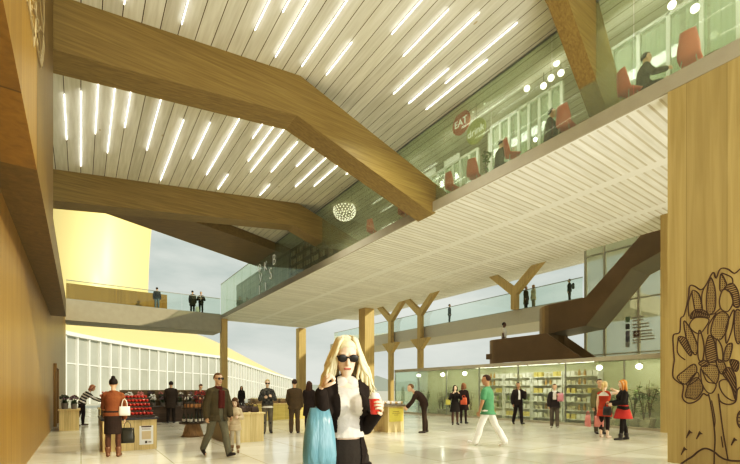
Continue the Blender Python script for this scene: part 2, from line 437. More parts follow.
# upper flight
up = [(12.9,4.5),(12.9,6.06),(10.9,6.1),(8.4,8.45),(6.0,8.6),(6.0,7.6),(7.5,7.55),(8.8,7.06),(10.9,4.68)]
obj('upper_parapet', slabpoly(up, 20.8, 20.9), m_bronze, L)
obj('upper_parapet', slabpoly([(y,z) for y,z in up], 22.7, 22.8), m_bronze, L)
und = [(12.9,4.5),(10.9,4.68),(8.8,7.06),(7.5,7.55),(6.0,7.6),(6.0,7.85),(7.4,7.8),(8.7,7.35),(10.8,4.95),(12.9,4.8)]
obj('upper_soffit', slabpoly(und, 20.9, 22.7), m_bronze2, L)
for k in range(13):
    y1 = 10.72 - k*.162; z1 = 5.06 + (k+1)*.185
    obj('step', G().box((1.9,y1-.2,z1-.05), (3.7,y1,z1+.12)), m_bronze2, L)
# curved return between landing and upper flight
g = G(); pr = []
for k in range(13):
    a = R(180*k/12); pr.append((21.75-.95*cos(a)-19, 12.9+1.0*sin(a), 4.5 - .95*sin(a*.5)*0 , 6.06 - .25*k/12))
pr = [(x,y,3.4 if k<5 else 3.5, zt) for k,(x,y,_,zt) in enumerate(pr)]
for (x0,y0,a0,b0),(x1,y1,a1,b1) in zip(pr[:-1], pr[1:]):
    nx, ny = -(y1-y0), (x1-x0); l = sqrt(nx*nx+ny*ny); nx, ny = nx/l*.06, ny/l*.06
    g.add([(x0,y0,a0),(x1,y1,a1),(x1-nx,y1-ny,a1),(x0-nx,y0-ny,a0),(x0,y0,b0),(x1,y1,b1),(x1-nx,y1-ny,b1),(x0-nx,y0-ny,b0)],
          [(0,3,2,1),(4,5,6,7),(0,1,5,4),(1,2,6,5),(2,3,7,6),(3,0,4,7)])
obj('curved_parapet', g, plain('brushed bronze', (.30,.22,.11), .38, .6, vary=.25, vscale=2), L)

# glazed wall behind the stair
gw = thing('glazed_wall', 'tall glazed wall of pale panes behind the upper stair flight', 'glazed wall', (23.6,0,0))
m_glassW = glass('pale wall glass', (.86,.89,.82), .04, edge=.3, haze=.32, hazec=(.78,.80,.70))
yy = [3.4,5.6,7.6,9.6,11.3,12.35]
for a, b_ in zip(yy[:-1], yy[1:]):
    for z0, z1 in ((0,3.4),(3.4,6.2),(6.2,9.0),(9.0,11.6)):
        obj('pane', G().box((-.015,a+.05,z0+.03), (.015,b_-.05,z1-.03)), m_glassW, gw)
for y in yy: obj('mullion', G().box((-.09,y-.05,0), (.09,y+.05,11.6)), col((.45,.43,.34)), gw)
for z in (3.4,6.2,9.0,11.6): obj('transom', G().box((-.06,3.4,z-.03), (.06,12.35,z+.03)), col((.45,.43,.34)), gw)
# ================================================================== people
SKIN = (.62,.40,.27); SKINL = (.78,.58,.44); SKIND = (.16,.085,.05)
def arot(v, axis, a): return Matrix.Rotation(a, 3, V(axis)) @ V(v)
DOWN = ((.16,0,-1),(.04,-.22,-1))
class Fig: pass
def figure(label, loc, rz, H=1.75, fem=False, lean=0, legs=((0,0,.03),(0,0,.03)), arms=(DOWN,DOWN), head=(0,0),
           skin=SKIN, vox=.012, build=1.0, hands=(.5,.5), handdir=(None,None), hair=('short',(.03,.02,.015)), wear=(), shoes=(.03,.02,.015), boot=0,
           group=None, glasses=False, face=True, child=False, sw_=1.0, neck=.19):
    """one person: joints first, then one continuous body, then clothing, hair and shoes as its children. Local frame: faces -Y, +X is the person's left"""
    S = H/1.75; F = Fig(); fw = (.90 if fem else 1.0)*sw_; hs = 1.16 if child else 1.0
    lean = R(lean)
    def sp(h):
        y = z = 0.0; a = 0.0; st = .02
        if h <= 0: return V((0,0,.93+h)), 0.0
        n = max(1, int(h/st)); dh = h/n
        for i in range(n):
            a = lean*min(1, (i+.5)*dh/.25); y -= sin(a)*dh; z += cos(a)*dh
        return V((0,y,.93+z)), a
    def ring(h, rx, ry, dy=0):
        c, a = sp(h); return (c + V((0,cos(a),sin(a)))*dy, V((rx,0,0)), V((0,cos(a),sin(a)))*ry)
    X = [1,-1]
    # legs
    HIP=[];KN=[];AN=[];FD=[]
    for i in (0,1):
        p,k,s = legs[i]; p,k = R(p),R(k)
        h = V((X[i]*.088,0,.895)); d = V((X[i]*s,-sin(p),-cos(p))).normalized()
        kn = h + d*.415; q = p-k; d2 = V((X[i]*s*.6,-sin(q),-cos(q))).normalized(); an = kn + d2*.405
        HIP.append(h);KN.append(kn);AN.append(an)
        fp = max(-.9, min(.5, q*.75)) if abs(q) > .12 else 0
        FD.append(V((X[i]*.16,-cos(fp),sin(fp) if q>0 else sin(fp))).normalized())
    low = min(min(AN[i].z-.075, (AN[i]+FD[i]*.17).z-.085+.02) for i in (0,1))
    # arms
    sc,_ = sp(.455); sw = .172*fw*(.97 if child else 1); _,sa = sp(.455)
    SH=[];EL=[];WR=[];HD=[]
    for i in (0,1):
        ua, fa = arms[i]; ua = V((ua[0]*X[i],ua[1],ua[2])).normalized(); fa = V((fa[0]*X[i],fa[1],fa[2])).normalized()
        s0 = sc + V((X[i]*sw,0,0)); e = s0 + ua*.285; w_ = e + fa*.245
        SH.append(s0);EL.append(e);WR.append(w_)
        hd = handdir[i]; HD.append(V((hd[0]*X[i],hd[1],hd[2])).normalized() if hd else fa)
    nb,na = sp(.52); hc = nb + V((0,-sin(na*.8)*neck-.012,cos(na*.8)*neck))
    HR = (Matrix.Rotation(R(head[0]),3,'Z') @ Matrix.Rotation(R(head[1])+na*.55,3,'X'))
    def hp(x,y,z): return hc + HR @ (V((x,y,z))*hs)
    # ---- body
    trunk = ([(-.12,.10,.08),(-.06,.155,.115),(.02,.168,.122),(.11,.135,.10),(.20,.122,.092),(.30,.140,.105),(.38,.150,.105),(.45,.140,.085),(.50,.085,.062),(.53,.05,.05)] if fem else
             [(-.12,.10,.085),(-.06,.15,.115),(.02,.16,.118),(.12,.148,.108),(.22,.15,.108),(.32,.166,.118),(.39,.17,.112),(.455,.155,.092),(.50,.10,.07),(.53,.055,.055)])
    trunk = [(h,a*build,b*build) for h,a,b in trunk]
    def body_geo(g, o=0.0, part='all', hmin=-9, hmax=9, arm=1.0, leg=1.0, lw=0, flare=0):
        if part in ('all','top'):
            rs = [t for t in trunk if hmin <= t[0] <= hmax]
            g.loft([ring(h,a+o,b+o) for h,a,b in rs], 18)
            for i in (0,1):
                g.cap(SH[i]-V((X[i]*.02,0,0)), .062*fw+o, SH[i]+(EL[i]-SH[i])*.18, .056*fw+o)
                g.cap(sc+(SH[i]-sc)*.3+V((0,0,.02)), .06+o, SH[i], .06*fw+o)
                if arm > 0:
                    g.cap(SH[i], .056*fw+o, SH[i]+(EL[i]-SH[i])*min(1,arm*2), .042*fw+o)
                    if arm > .5: g.cap(EL[i], .043*fw+o, EL[i]+(WR[i]-EL[i])*min(1,(arm-.5)*2), (.028 if o==0 else .036)*fw+o)
            if fem:
                for s in (1,-1):
                    c,a = sp(.335); g.ell(c+V((s*.068,-.078*cos(a),-.078*sin(a))), (.062+o,.058+o,.060+o))
        if part in ('all','legs'):
            if part == 'legs': g.loft([ring(h,a+o,b+o) for h,a,b in trunk if -.13 <= h <= .12], 18)
            for i in (0,1):
                g.cap(HIP[i], .084*build+o, KN[i], .053+o+lw*.5)
                mid = KN[i]+(AN[i]-KN[i])*.35+V((0,.012,0))
                e2 = KN[i]+(AN[i]-KN[i])*leg
                if leg > .4: g.cap(KN[i], .052+o+lw*.5, mid, .054+o+lw*.7); g.cap(mid, .054+o+lw*.7, e2, (.034 if leg==1 else .042)+o+lw+flare)
                else: g.cap(KN[i], .052+o, e2, .05+o)
    g = G(); body_geo(g)
    for i in (0,1):
        g.cap(AN[i], .036, AN[i]-V((0,0,.03)), .036)
        g.cap(AN[i]+FD[i]*-.03-V((0,0,.04)), .034, AN[i]+FD[i]*.15-V((0,0,.052)), .026, flat=1)
    g.cap(sp(.49)[0], .056*fw, hc+HR@V((0,.02,-.06)), .05*fw)
    prof = [(-.122,.022,.026,-.058),(-.105,.040,.045,-.045),(-.075,.055,.070,-.022),(-.035,.066,.086,-.006),(.01,.074,.096,.002),(.05,.078,.099,.006),(.085,.068,.085,.008),(.108,.045,.055,.008),(.12,.015,.02,.008)]
    g.loft([(hp(0,dy,z), HR@V((rx*hs,0,0)), HR@V((0,ry*hs,0))) for z,rx,ry,dy in prof], 18)
    g.cap(hp(0,-.088,.015), .010*hs, hp(0,-.108,-.028), .015*hs)           # nose
    for s in (1,-1):
        g.ell(hp(s*.078,.008,-.005), (.012,.022,.032), 8, 6, HR)         # ears
        g.cap(hp(s*.015,-.090,.032), .010, hp(s*.048,-.078,.034), .009)    # brow
    g.cap(hp(-.018,-.090,-.062), .009, hp(.018,-.090,-.062), .009)         # lips
    for i in (0,1):                                                       # palms
        hd = HD[i]; md = V((-X[i],0,0)); md = md - hd*md.dot(hd)
        if md.length < .3: md = V((0,-.3,-1)); md = md - hd*md.dot(hd)
        md.normalize(); wd = md.cross(hd)*(1 if i==0 else -1)
        if wd.dot(V((0,-1,.4))) < 0: wd = -wd
        F.__dict__.setdefault('pal', []).append((md, wd))
        g.cap(WR[i]+hd*.015, .028*fw, WR[i]+hd*.075, .040*fw, flat=.5, ref=md)
    me = remesh(g, vox*S if S < .8 else vox, 3, 'body')
    fg = G()                                                              # five separate fingers rooted in each palm
    for i in (0,1):
        hd = HD[i]; md, wd = F.pal[i]; cu = hands[i]
        for j,(off,ln) in enumerate(((.030,.072),(.011,.080),(-.009,.075),(-.028,.060))):
            p = WR[i] + hd*.078 + wd*off; pts=[p-hd*.03]; a = 0; 
            for q,fr in enumerate((.45,.32,.25)):
                pts.append(p); a += (.35,.75,.6)[q]*cu*1.5; p = p + (hd*cos(a)+md*sin(a)+wd*(off*1.6 if q==0 else 0))*(ln*fr)
            pts.append(p); fg.tube(pts, [.0095,.0095,.0088,.008,.006], 7)
        p = WR[i]+hd*.03+wd*.024; a1 = (hd*.65+wd*.75+md*.25*cu).normalized(); a2 = (hd*.95+wd*.1+md*.75*cu).normalized()
        fg.tube([p-wd*.01, p+a1*.032, p+a1*.032+a2*.030, p+a1*.032+a2*.052], [.013,.0115,.0095,.007], 7)
    bm = bmesh.new(); bm.from_mesh(me); t = fg.mesh('f', True); bm.from_mesh(t); bm.to_mesh(me); bm.free(); bpy.data.meshes.remove(t)
    me.polygons.foreach_set('use_smooth', [True]*len(me.polygons))
    root = thing('person', label, 'person', loc, rz, group)
    kids = []
    def part(name, me_or_g, mat, lab=None, smooth=True):
        m_ = me_or_g if not isinstance(me_or_g, G) else me_or_g.mesh(name, smooth)
        o = link(name, m_, mat, root); kids.append(o)
        if lab: o['label'] = lab
        return o
    bod = part('body', me, col(skin, .5, spec=.3))
    F.__dict__.update(SH=SH,EL=EL,WR=WR,HD=HD,HIP=HIP,KN=KN,AN=AN,sp=sp,hp=hp,hc=hc,HR=HR,ring=ring,body_geo=body_geo,part=part,root=root,trunk=trunk,X=X)
    # ---- face
    if face:
        for s in (1,-1):
            e = G().ell(hp(s*.032,-.081,.010), (.0135,.011,.009), 8, 6, HR); part('eye', e, col((.10,.06,.04), .2)).parent = bod
        part('mouth', G().cap(hp(-.017,-.094,-.062), .0075, hp(.017,-.094,-.062), .0075, 8), col((.42,.12,.10), .4)).parent = bod
    if glasses:
        e = G()
        for s in (1,-1): e.ell(hp(s*.036,-.098,.010), (.033,.008,.027), 12, 8, HR)
        e.tube([hp(-.012,-.103,.018),hp(.012,-.103,.018)], .005); 
        for s in (1,-1): e.tube([hp(s*.064,-.092,.016),hp(s*.082,-.02,.012),hp(s*.082,.02,.006)], .004)
        part('sunglasses', e, m_black)
    # ---- hair
    st, hcol = hair[0], hair[1]; hm = cloth(hcol, .55)
    def cut(p):
        q = V(p); zz = q.z+.02
        if q.y < -.015 and zz < .062: q = q*.66
        if zz < -.035 and st in ('short','bald','bun'): q = q*.8
        return q
    if st != 'none':
        hg = G().ell(hp(0,.012,.024), (.0885*hs,.111*hs,.109*hs), 22, 16, HR, cut)
        if st == 'bun': hg.ell(hp(0,.05,.135), (.045,.045,.042), 12, 8); hg.ell(hp(0,.02,.11),(.03,.03,.03))
        if st in ('long','bob'):
            Ln = hair[2] if len(hair) > 2 else .24
            rs = []
            for z,rx,ry,y in ((.06,.075,.06,.045),(0,.09,.062,.050),(-.06,.098,.060,.055),(-.06-Ln*.5,.11,.055,.068),(-.06-Ln,.075,.03,.075)):
                rs.append((hp(0,y,z), HR@V((rx,0,0)), HR@V((0,ry,0))))
            hg.loft(rs, 16)
            for s in (1,-1):
                hg.tube([hp(s*.05,-.075,.085),hp(s*.082,-.04,.03),hp(s*.090,-.02,-.07),hp(s*.098,-.02,-.06-Ln*.6),hp(s*.085,-.01,-.06-Ln*.9)], [.02,.026,.028,.024,.010], 8)
        if st == 'ponytail':
            hg.tube([hp(0,.10,.06),hp(0,.15,.03),hp(0,.16,-.08),hp(.01,.14,-.20)], [.02,.034,.034,.008], 8)
        part('hair', remesh(hg, .010, 2, 'hair'), hm)
    # ---- clothes
    for w_ in wear:
        k = w_[0]; c = w_[1]; kw = w_[2] if len(w_) > 2 else {}
        o = kw.get('o', .016); mt = kw.get('mat') or cloth(c); g = G(); lab = kw.get('label'); nm = kw.get('name', k)
        if k in ('shirt','jacket','coat','top','dress'):
            hem = kw.get('hem', -.08); hm_ = kw.get('neck', .50)
            if k in ('coat','dress'): hem = kw.get('hem', -.40)
            rs = []
            for h,a,b in trunk:
                if max(hem,-.10) < h <= hm_: rs.append(ring(h,a+o,b+o))
            fl = kw.get('flare', .02); waist = kw.get('waist', 0)
            lowr = []
            base = [t for t in trunk if t[0] >= -.07][0]
            hh = min(hem, 9)
            if hem > -.10:
                import bisect
                lo_t = [t for t in trunk if t[0] <= hem][-1]; lowr = [ring(hem, lo_t[1]+o+fl*.5, lo_t[2]+o+fl*.5)]
            else:
                n = 5; mid = (KN[0]+KN[1])/2; hm2 = (HIP[0]+HIP[1])/2
                spread = abs(KN[0].y-KN[1].y)/2
                for q in range(n+1):
                    t = q/n; h = hem + (-.06-hem)*t; u = 1-t
                    c0 = V((0,(mid.y-hm2.y)*min(1,(-h)/.42)*u*.8,.93+h))
                    lowr.append((c0, V((.168+o+fl*u,0,0)), V((0,.125+o+fl*u+spread*u*.8*min(1,-h/.42),0))))
            g.loft(lowr+rs, 20)
            sl = kw.get('sleeve', .97)
            for i in (0,1):
                g.cap(sc+(SH[i]-sc)*.25+V((0,0,.018)), .056+o*.8, SH[i]-V((0,0,.012)), .052*fw+o*.8)
                if sl > 0:
                    g.cap(SH[i]-V((0,0,.012)), .052*fw+o*.8, SH[i]+(EL[i]-SH[i])*min(1,sl*2), .044*fw+o)
                    if sl > .5: g.cap(EL[i], .045*fw+o, EL[i]+(WR[i]-EL[i])*min(1,(sl-.5)*2), .034*fw+o)
            if fem:
                for s in (1,-1):
                    cc,a = sp(.335); g.ell(cc+V((s*.068,-.078*cos(a),-.078*sin(a))), (.062+o,.058+o,.060+o))
            if kw.get('collar'): g.loft([ring(.47,.10,.085,.01),ring(.53,.072,.075,.012),ring(.55,.07,.072,.015)], 16)
            m_ = remesh(g, kw.get('vox', vox), 3, nm)
            op = kw.get('open')
            if op:
                bm = bmesh.new(); bm.from_mesh(m_)
                x0,x1 = op
                kill = []
                for f in bm.faces:
                    cc = f.calc_center_median()
                    hrel = cc.z - (.93+hem)
                    tq = max(0, min(1, hrel/max(.01, (.55-hem))))
                    if x0*(1-.25*tq) < cc.x < x1*(1-.25*tq):
                        cy = sp(max(0,cc.z-.93))[0].y
                        if cc.y < cy - .02 and cc.z < .93+.58 and f.normal.y < .35: kill.append(f)
                        elif cc.y < cy+.02 and f.normal.z < -.6 : kill.append(f)
                bmesh.ops.delete(bm, geom=kill, context='FACES'); bm.to_mesh(m_); bm.free()
            ob = part(nm, m_, mt, lab)
            if op:
                so = ob.modifiers.new('thick','SOLIDIFY'); so.thickness = .008; so.offset = 0
        elif k in ('trousers','tights','jeans','leggings'):
            body_geo(g, o, 'legs', leg=kw.get('leg', 1.0), lw=kw.get('lw', .008 if k!='tights' and k!='leggings' else 0), flare=kw.get('flare', .0))
            part(nm, remesh(g, kw.get('vox', vox), 3, nm), mt, lab)
        elif k == 'skirt':
            hem = kw.get('hem', -.40); fl = kw.get('flare', .04); mid = (KN[0]+KN[1])/2; spread = abs(KN[0].y-KN[1].y)/2
            rs = []
            for q in range(6):
                u = 1-q/5; h = hem + (.10-hem)*(q/5)
                rx = .15+o+fl*u; b_ = [t for t in trunk if t[0] <= max(h,-.05)][-1]
                rs.append((V((0,mid.y*min(1,max(0,-h)/.42)*.8,.93+h)), V((max(b_[1]+o,rx if h<0 else 0),0,0)), V((0,max(b_[2]+o,(.12+o+fl*u+spread*u*.8) if h<0 else 0),0))))
            g.loft(rs, 22); part(nm, remesh(g, vox, 2, nm), mt, lab)
        elif k == 'scarf':
            g.loft([ring(.46,.10,.088,-.012),ring(.50,.098,.09,-.012),ring(.545,.085,.085,-.012),ring(.56,.07,.07,-.01)], 18)
            c0,a = sp(.46)
            if kw.get('tail', True):
                for s in (.035,-.03):
                    pts = [sp(h)[0]+V((s,-(.12+.02),0)) for h in (.47,.38,.28,kw.get('tl',.16))]
                    g.tube(pts, [.036,.04,.042,.04], 8)
            part(nm, remesh(g, .010, 3, nm), mt, lab)
        elif k == 'hat':
            g.ell(hp(0,.012,.06), (.095,.115,.085), 18, 10, HR, lambda p: V((p.x,p.y,max(p.z,-.02)))); part(nm, g, mt, lab)
    # ---- shoes
    if shoes:
        for i in (0,1):
            g = G(); a = AN[i]; f = FD[i]; dn = f.cross(V((X[0],0,0))); dn = dn if dn.z < 0 else -dn
            g.cap(a-f*.025+dn*.040, .043, a+f*.06+dn*.042, .041); g.cap(a+f*.05+dn*.046, .042, a+f*.155+dn*.050, .036)
            g.cap(a+V((0,0,.01+boot*.3)), .046, a+dn*.03, .043)
            if boot > 0: g.cap(a+(KN[i]-a)*boot, .066, a, .05)
            m_ = remesh(g, .011, 2, 'shoe')
            for v in m_.vertices:
                rel = v.co - a; hgt = rel.dot(dn)
                if hgt > .076: v.co = v.co - dn*(hgt-.076)
            part('shoe' if not boot else 'boot', m_, col(shoes, .4))
    # ---- stand it on its feet, scale
    mz = min(v.co.z for o in kids for v in o.data.vertices)
    F.M = Matrix.Translation(V(loc)) @ Matrix.Rotation(rz, 4, 'Z')
    tm = Matrix.Scale(S, 4) @ Matrix.Translation((0,0,-mz))
    for o in kids: o.data.transform(tm)
    F.w = lambda p: F.M @ (tm @ V(p))           # local joint -> world point
    F.tm = tm; F.loc = V(loc); F.rz = rz; F.S = S
    return F
def heading(px, phi):
    """phi 0 faces the hall's entrance side (viewer), 90 faces picture right, 180 walks away"""
    x, y, _ = ray(px); l = sqrt(x*x+y*y); tc = (-x/l, -y/l); rt = (y/l, -x/l); p = R(phi)
    f = (tc[0]*cos(p)+rt[0]*sin(p), tc[1]*cos(p)+rt[1]*sin(p))
    return atan2(f[0], -f[1])
def stand(label, px, py, phi, z=0.0, at=None, **kw):
    p = at if at is not None else on_floor(px, py, z)
    return figure(label, p, heading(px, phi), **kw)
OUT = ((.18,.02,-1),(.05,-.1,-1))

# --- the woman nearest the viewer
fgp = at_depth(345.5, 2.95)
fgw = figure('blonde woman in black jacket and white tee walking up with a red drink', fgp, heading(347, 14), H=1.84, fem=True, vox=.0062, skin=SKINL, sw_=.76, build=.82, neck=.145,
    legs=((-8,4,.02),(10,8,.03)), lean=1, head=(-6,20), glasses=True, hair=('none',(.8,.6,.3)), hands=(.75,1.25), handdir=((-.10,-1,.45),(-.35,-.30,.9)),
    arms=(((.10,.06,-1),(.14,-1,.66)), ((.22,-.55,-.80),(.16,-.50,.86))),
    wear=(('shirt',(.62,.60,.55),dict(o=.012,hem=.12,sleeve=.2,neck=.455,vox=.007)),
          ('jeans',(.035,.030,.026),dict(o=.010,lw=.004,vox=.007)),
          ('coat',(.022,.016,.013),dict(o=.014,hem=-.62,open=(-.088,.100),sleeve=.95,flare=.0,vox=.008,neck=.50))), shoes=(.02,.015,.01))
hg = G(); rnd = random.Random(4); hp = fgw.hp
hg.ell(hp(0,.014,.028), (.090,.112,.108), 26, 18, fgw.HR, lambda p: (p*.66 if (p.y < -.012 and p.z < .055 - abs(p.x)*.45) else p))
for k in range(150):                                    # loose wavy locks
    s = 1 if k % 2 else -1; th = rnd.uniform(-.75, 1.75); a0 = rnd.uniform(.0,.9)
    bx, by = s*.088*cos(th*.82), .104*sin(th*.82)+.004
    ln = rnd.uniform(.24,.36); out = rnd.uniform(.0,.11 if s > 0 else .07); ph = rnd.uniform(0,6)
    pts = [hp(s*.012+bx*.25,-.02+by*.3,.13),hp(bx*.72,by*.75,.105),hp(bx*1.06,by*1.06,.03)]
    for q in range(1,6):
        t = q/5; wv = .013*sin(ph+q*1.7)
        pts.append(hp(bx*(1.06)+s*out*t*1.25+wv, by*1.06+.02*t+wv*.6-(.03*t if th<0 else 0), .03-ln*t))
    hg.tube(pts, [.010,.014,.014,.013,.012,.010,.007,.002], 6)
hm_ = hg.mesh('hair', True); hm_.transform(fgw.tm)
link('hair', hm_, plain('golden blonde hair', (.80,.68,.44), .5, vary=.35, vscale=30, spec=.4), fgw.root)
P = {}
BLK = (.02,.016,.013); OLV = (.075,.065,.035)
P['bun'] = stand('woman in rust leather jacket and dark hair bun, seen from behind at the apple stall', 113, 456.5, 172, H=1.70, fem=True, lean=6,
    hair=('bun',(.02,.013,.01)), arms=(((.15,-.35,-.95),(-.1,-1,-.1)), OUT), legs=((4,4,.02),(-3,2,.04)), boot=.28, shoes=(.16,.075,.035), face=False,
    wear=(('jacket',(.20,.075,.03),dict(hem=-.02,o=.028,collar=True)),('skirt',(.035,.022,.016),dict(hem=-.42,flare=.01)),('tights',(.10,.05,.03),dict(o=.006))))
def stripes():
    m, nt, b = _mat('striped knit'); b.inputs['Roughness'].default_value = .9
    tc = N(nt, 'ShaderNodeTexCoord'); sx = N(nt, 'ShaderNodeSeparateXYZ'); nt.links.new(tc.outputs['Object'], sx.inputs[0])
    f = M2(nt, 'LESS_THAN', M2(nt, 'FRACT', M2(nt, 'DIVIDE', M2(nt, 'ADD', sx.outputs['Z'], M2(nt, 'MULTIPLY', sx.outputs['Y'], -.6)), .13)), .5)
    mx = N(nt, 'ShaderNodeMix', data_type='RGBA'); mx.inputs['A'].default_value = (.75,.72,.65,1); mx.inputs['B'].default_value = (.02,.018,.016,1)
    nt.links.new(f, mx.inputs['Factor']); nt.links.new(mx.outputs['Result'], b.inputs['Base Color']); return m
def plaid(c1, c2, c3):
    m, nt, b = _mat('checked cloth'); b.inputs['Roughness'].default_value = .9
    tc = N(nt, 'ShaderNodeTexCoord'); ck = N(nt, 'ShaderNodeTexChecker'); ck.inputs['Scale'].default_value = 14
    ck.inputs['Color1'].default_value = tuple(c1)+(1,); ck.inputs['Color2'].default_value = tuple(c2)+(1,); nt.links.new(tc.outputs['Object'], ck.inputs['Vector'])
    nt.links.new(ck.outputs['Color'], b.inputs['Base Color']); return m
P['stripe'] = stand('stooping person in black and white striped top picking at the flower tables', 82, 426, 82, H=1.74, fem=True, lean=38,
    hair=('bob',(.42,.20,.12),.08), arms=(((.05,-.6,-.8),(-.05,-1,-.45)),((.05,-.7,-.7),(-.05,-1,-.3))), legs=((5,8,.03),(-12,4,.03)), shoes=(.08,.05,.03),
    wear=(('top',(.5,.5,.5),dict(hem=-.08,o=.024,mat=stripes())),('trousers',(.03,.02,.018),dict(lw=0))))
P['darkback'] = stand('man in long dark overcoat seen from behind at the flower pots', 171, 423, 178, H=1.82, hair=('short',(.03,.02,.015)), face=False,
    arms=(((.14,-.1,-1),(-.1,-.6,-.8)),((.14,-.1,-1),(-.1,-.6,-.8))), wear=(('coat',(.045,.032,.022),dict(hem=-.30,o=.034,collar=True)),('trousers',(.025,.018,.014),{})))
P['rackman'] = stand('person in red and dark checked jacket leaning over behind the bottle rack', 199, 421.5, 20, H=1.74, lean=22, head=(0,18), hair=('short',(.10,.06,.04)),
    arms=(((.3,-.5,-.8),(-.3,-1,-.2)),((.3,-.5,-.8),(-.3,-1,-.2))), wear=(('jacket',(.3,.05,.03),dict(o=.03,mat=plaid((.30,.04,.025),(.05,.025,.02),(.5,.4,.3)))),('trousers',(.03,.025,.02),{})))
P['scarf'] = stand('man in sunglasses, olive blazer and dark red scarf striding past the stalls', 217.5, 456, 32, H=1.84, lean=2, head=(-2,2), glasses=True, hair=('short',(.11,.06,.025)),
    skin=(.62,.42,.29), legs=((19,4,.03),(-20,16,.02)), arms=(((.20,-.12,-1),(.02,-.30,-1)),((.22,.18,-1),(.0,-.05,-1))), vox=.010,
    wear=(('shirt',(.72,.68,.62),dict(o=.010,sleeve=.2)),('jacket',(.085,.070,.035),dict(o=.030,hem=-.16,open=(-.045,.045),collar=True)),('trousers',(.17,.165,.115),dict(lw=.012)),('scarf',(.10,.022,.016),dict(tl=.10))))
P['girl'] = stand('small girl in pale coat looking down beside the man with the scarf', 235, 452.5, -8, H=1.24, fem=True, child=True, head=(-5,28), hair=('long',(.12,.065,.03),.14), skin=SKINL,
    arms=(((.3,-.2,-1),(-.3,-.8,.1)),((.2,.0,-1),(.05,-.1,-1))), legs=((6,4,.03),(-6,6,.03)), shoes=(.22,.13,.06), boot=.3, build=.92,
    wear=(('coat',(.62,.50,.34),dict(hem=-.22,o=.028,collar=True)),('trousers',(.62,.56,.44),dict(lw=.004))))
P['farblack'] = stand('distant long-haired person in black beyond the wooden counter', 241.5, 410.5, 0, H=1.72, fem=True, hair=('long',BLK,.28), wear=(('coat',BLK,dict(o=.03)),('trousers',(.03,.025,.02),{})))
P['phone'] = stand('person in dark patterned jacket and black boots holding something at chest height', 267.5, 433, 4, H=1.80, fem=True, head=(0,16), glasses=True, hair=('short',(.45,.36,.22)), skin=SKINL, boot=.75, shoes=BLK,
    arms=(((.32,.0,-1),(-.55,-.9,.35)),((.32,.0,-1),(-.5,-.9,.2))), legs=((-3,3,.03),(7,5,.03)),
    wear=(('shirt',(.75,.73,.66),dict(o=.014,hem=-.10,sleeve=.2)),('jacket',(.06,.06,.05),dict(o=.03,hem=.0,mat=plaid((.10,.10,.085),(.025,.025,.022),(0,0,0)),collar=True)),('trousers',(.15,.135,.10),{})))
P['suitback'] = stand('man in olive brown suit standing with his back to the entrance', 294.5, 433, 176, H=1.80, hair=('short',(.05,.03,.02)), face=False, build=1.06, arms=(((.16,-.12,-1),(-.15,-.7,-.7)),((.16,-.05,-1),(.0,-.3,-1))),
    wear=(('jacket',(.085,.060,.030),dict(o=.034,hem=-.14,collar=True)),('trousers',(.10,.072,.040),dict(lw=.016))))
P['coatback'] = stand('long-haired woman in near-black knee coat beside the man in the olive suit', 309, 430, 165, H=1.76, fem=True, hair=('long',(.07,.035,.02),.22), face=False, shoes=BLK, boot=.4,
    arms=(((.2,-.1,-1),(-.1,-.6,-.6)),OUT), wear=(('coat',(.03,.02,.016),dict(hem=-.42,o=.030,flare=.03)),('tights',(.04,.025,.02),dict(o=.006))))
P['bend'] = stand('man in dark brown suit bending forward by the bread stall', 424, 433, -82, H=1.80, lean=50, head=(0,-18), hair=('short',(.14,.085,.04)), legs=((2,2,.03),(-6,2,.03)),
    arms=(((.05,-.5,-.85),(.0,-.45,-.6)),((.08,-.35,-.95),(.0,-.6,-.55))), wear=(('jacket',(.045,.026,.018),dict(o=.024,hem=-.05)),('trousers',(.045,.03,.02),dict(lw=.002))))
P['camera'] = stand('dark-haired woman in black dress with hands at her face and a yellow bag', 455, 424.5, 12, H=1.64, fem=True, hair=('long',BLK,.1), shoes=BLK, skin=SKINL,
    arms=(((.35,-.5,-.8),(-.45,-.35,.9)),((.35,-.5,-.8),(-.45,-.35,.9))), wear=(('dress',BLK,dict(hem=-.36,o=.02,flare=.05)),('tights',(.10,.06,.045),dict(o=.004))))
P['orange'] = stand('brown-haired woman in black coat with an orange red bag on her back', 463.5, 423.4, 160, H=1.74, fem=True, hair=('long',(.20,.10,.05),.1), shoes=BLK, face=False,
    arms=(((.2,-.3,-.9),(-.3,-.8,.3)),OUT), wear=(('coat',(.03,.018,.016),dict(hem=-.34,o=.028,flare=.04)),('tights',(.05,.03,.025),dict(o=.004))))
P['green'] = stand('man in green polo shirt and white trousers striding across the hall', 488, 446, -112, H=1.86, lean=4, head=(18,4), hair=('short',(.05,.025,.015)), skin=(.42,.24,.14), shoes=(.7,.66,.6), face=True,
    legs=((22,4,.03),(-22,10,.03)), arms=(((.16,-.1,-1),(-.05,-.35,-1)),((.16,.12,-1),(.0,-.1,-1))), wear=(('shirt',(.10,.27,.15),dict(o=.026,hem=-.13,sleeve=.32,collar=True)),('trousers',(.80,.78,.70),dict(lw=.020,flare=.01))))
P['callman'] = stand('man in open black suit and white shirt on the phone before the shop shelves', 518, 424.5, 24, H=1.76, head=(-10,6), hair=('short',BLK), skin=(.40,.24,.15), shoes=BLK,
    legs=((14,4,.0),(-12,14,.0)), arms=(((.3,-.3,-1),(-.1,-.35,1)),((.25,.02,-1),(.0,-.2,-1))),
    wear=(('shirt',(.8,.78,.72),dict(o=.012,sleeve=.2)),('jacket',(.025,.018,.015),dict(o=.03,hem=-.12,open=(-.055,.055))),('trousers',(.025,.018,.015),{})))
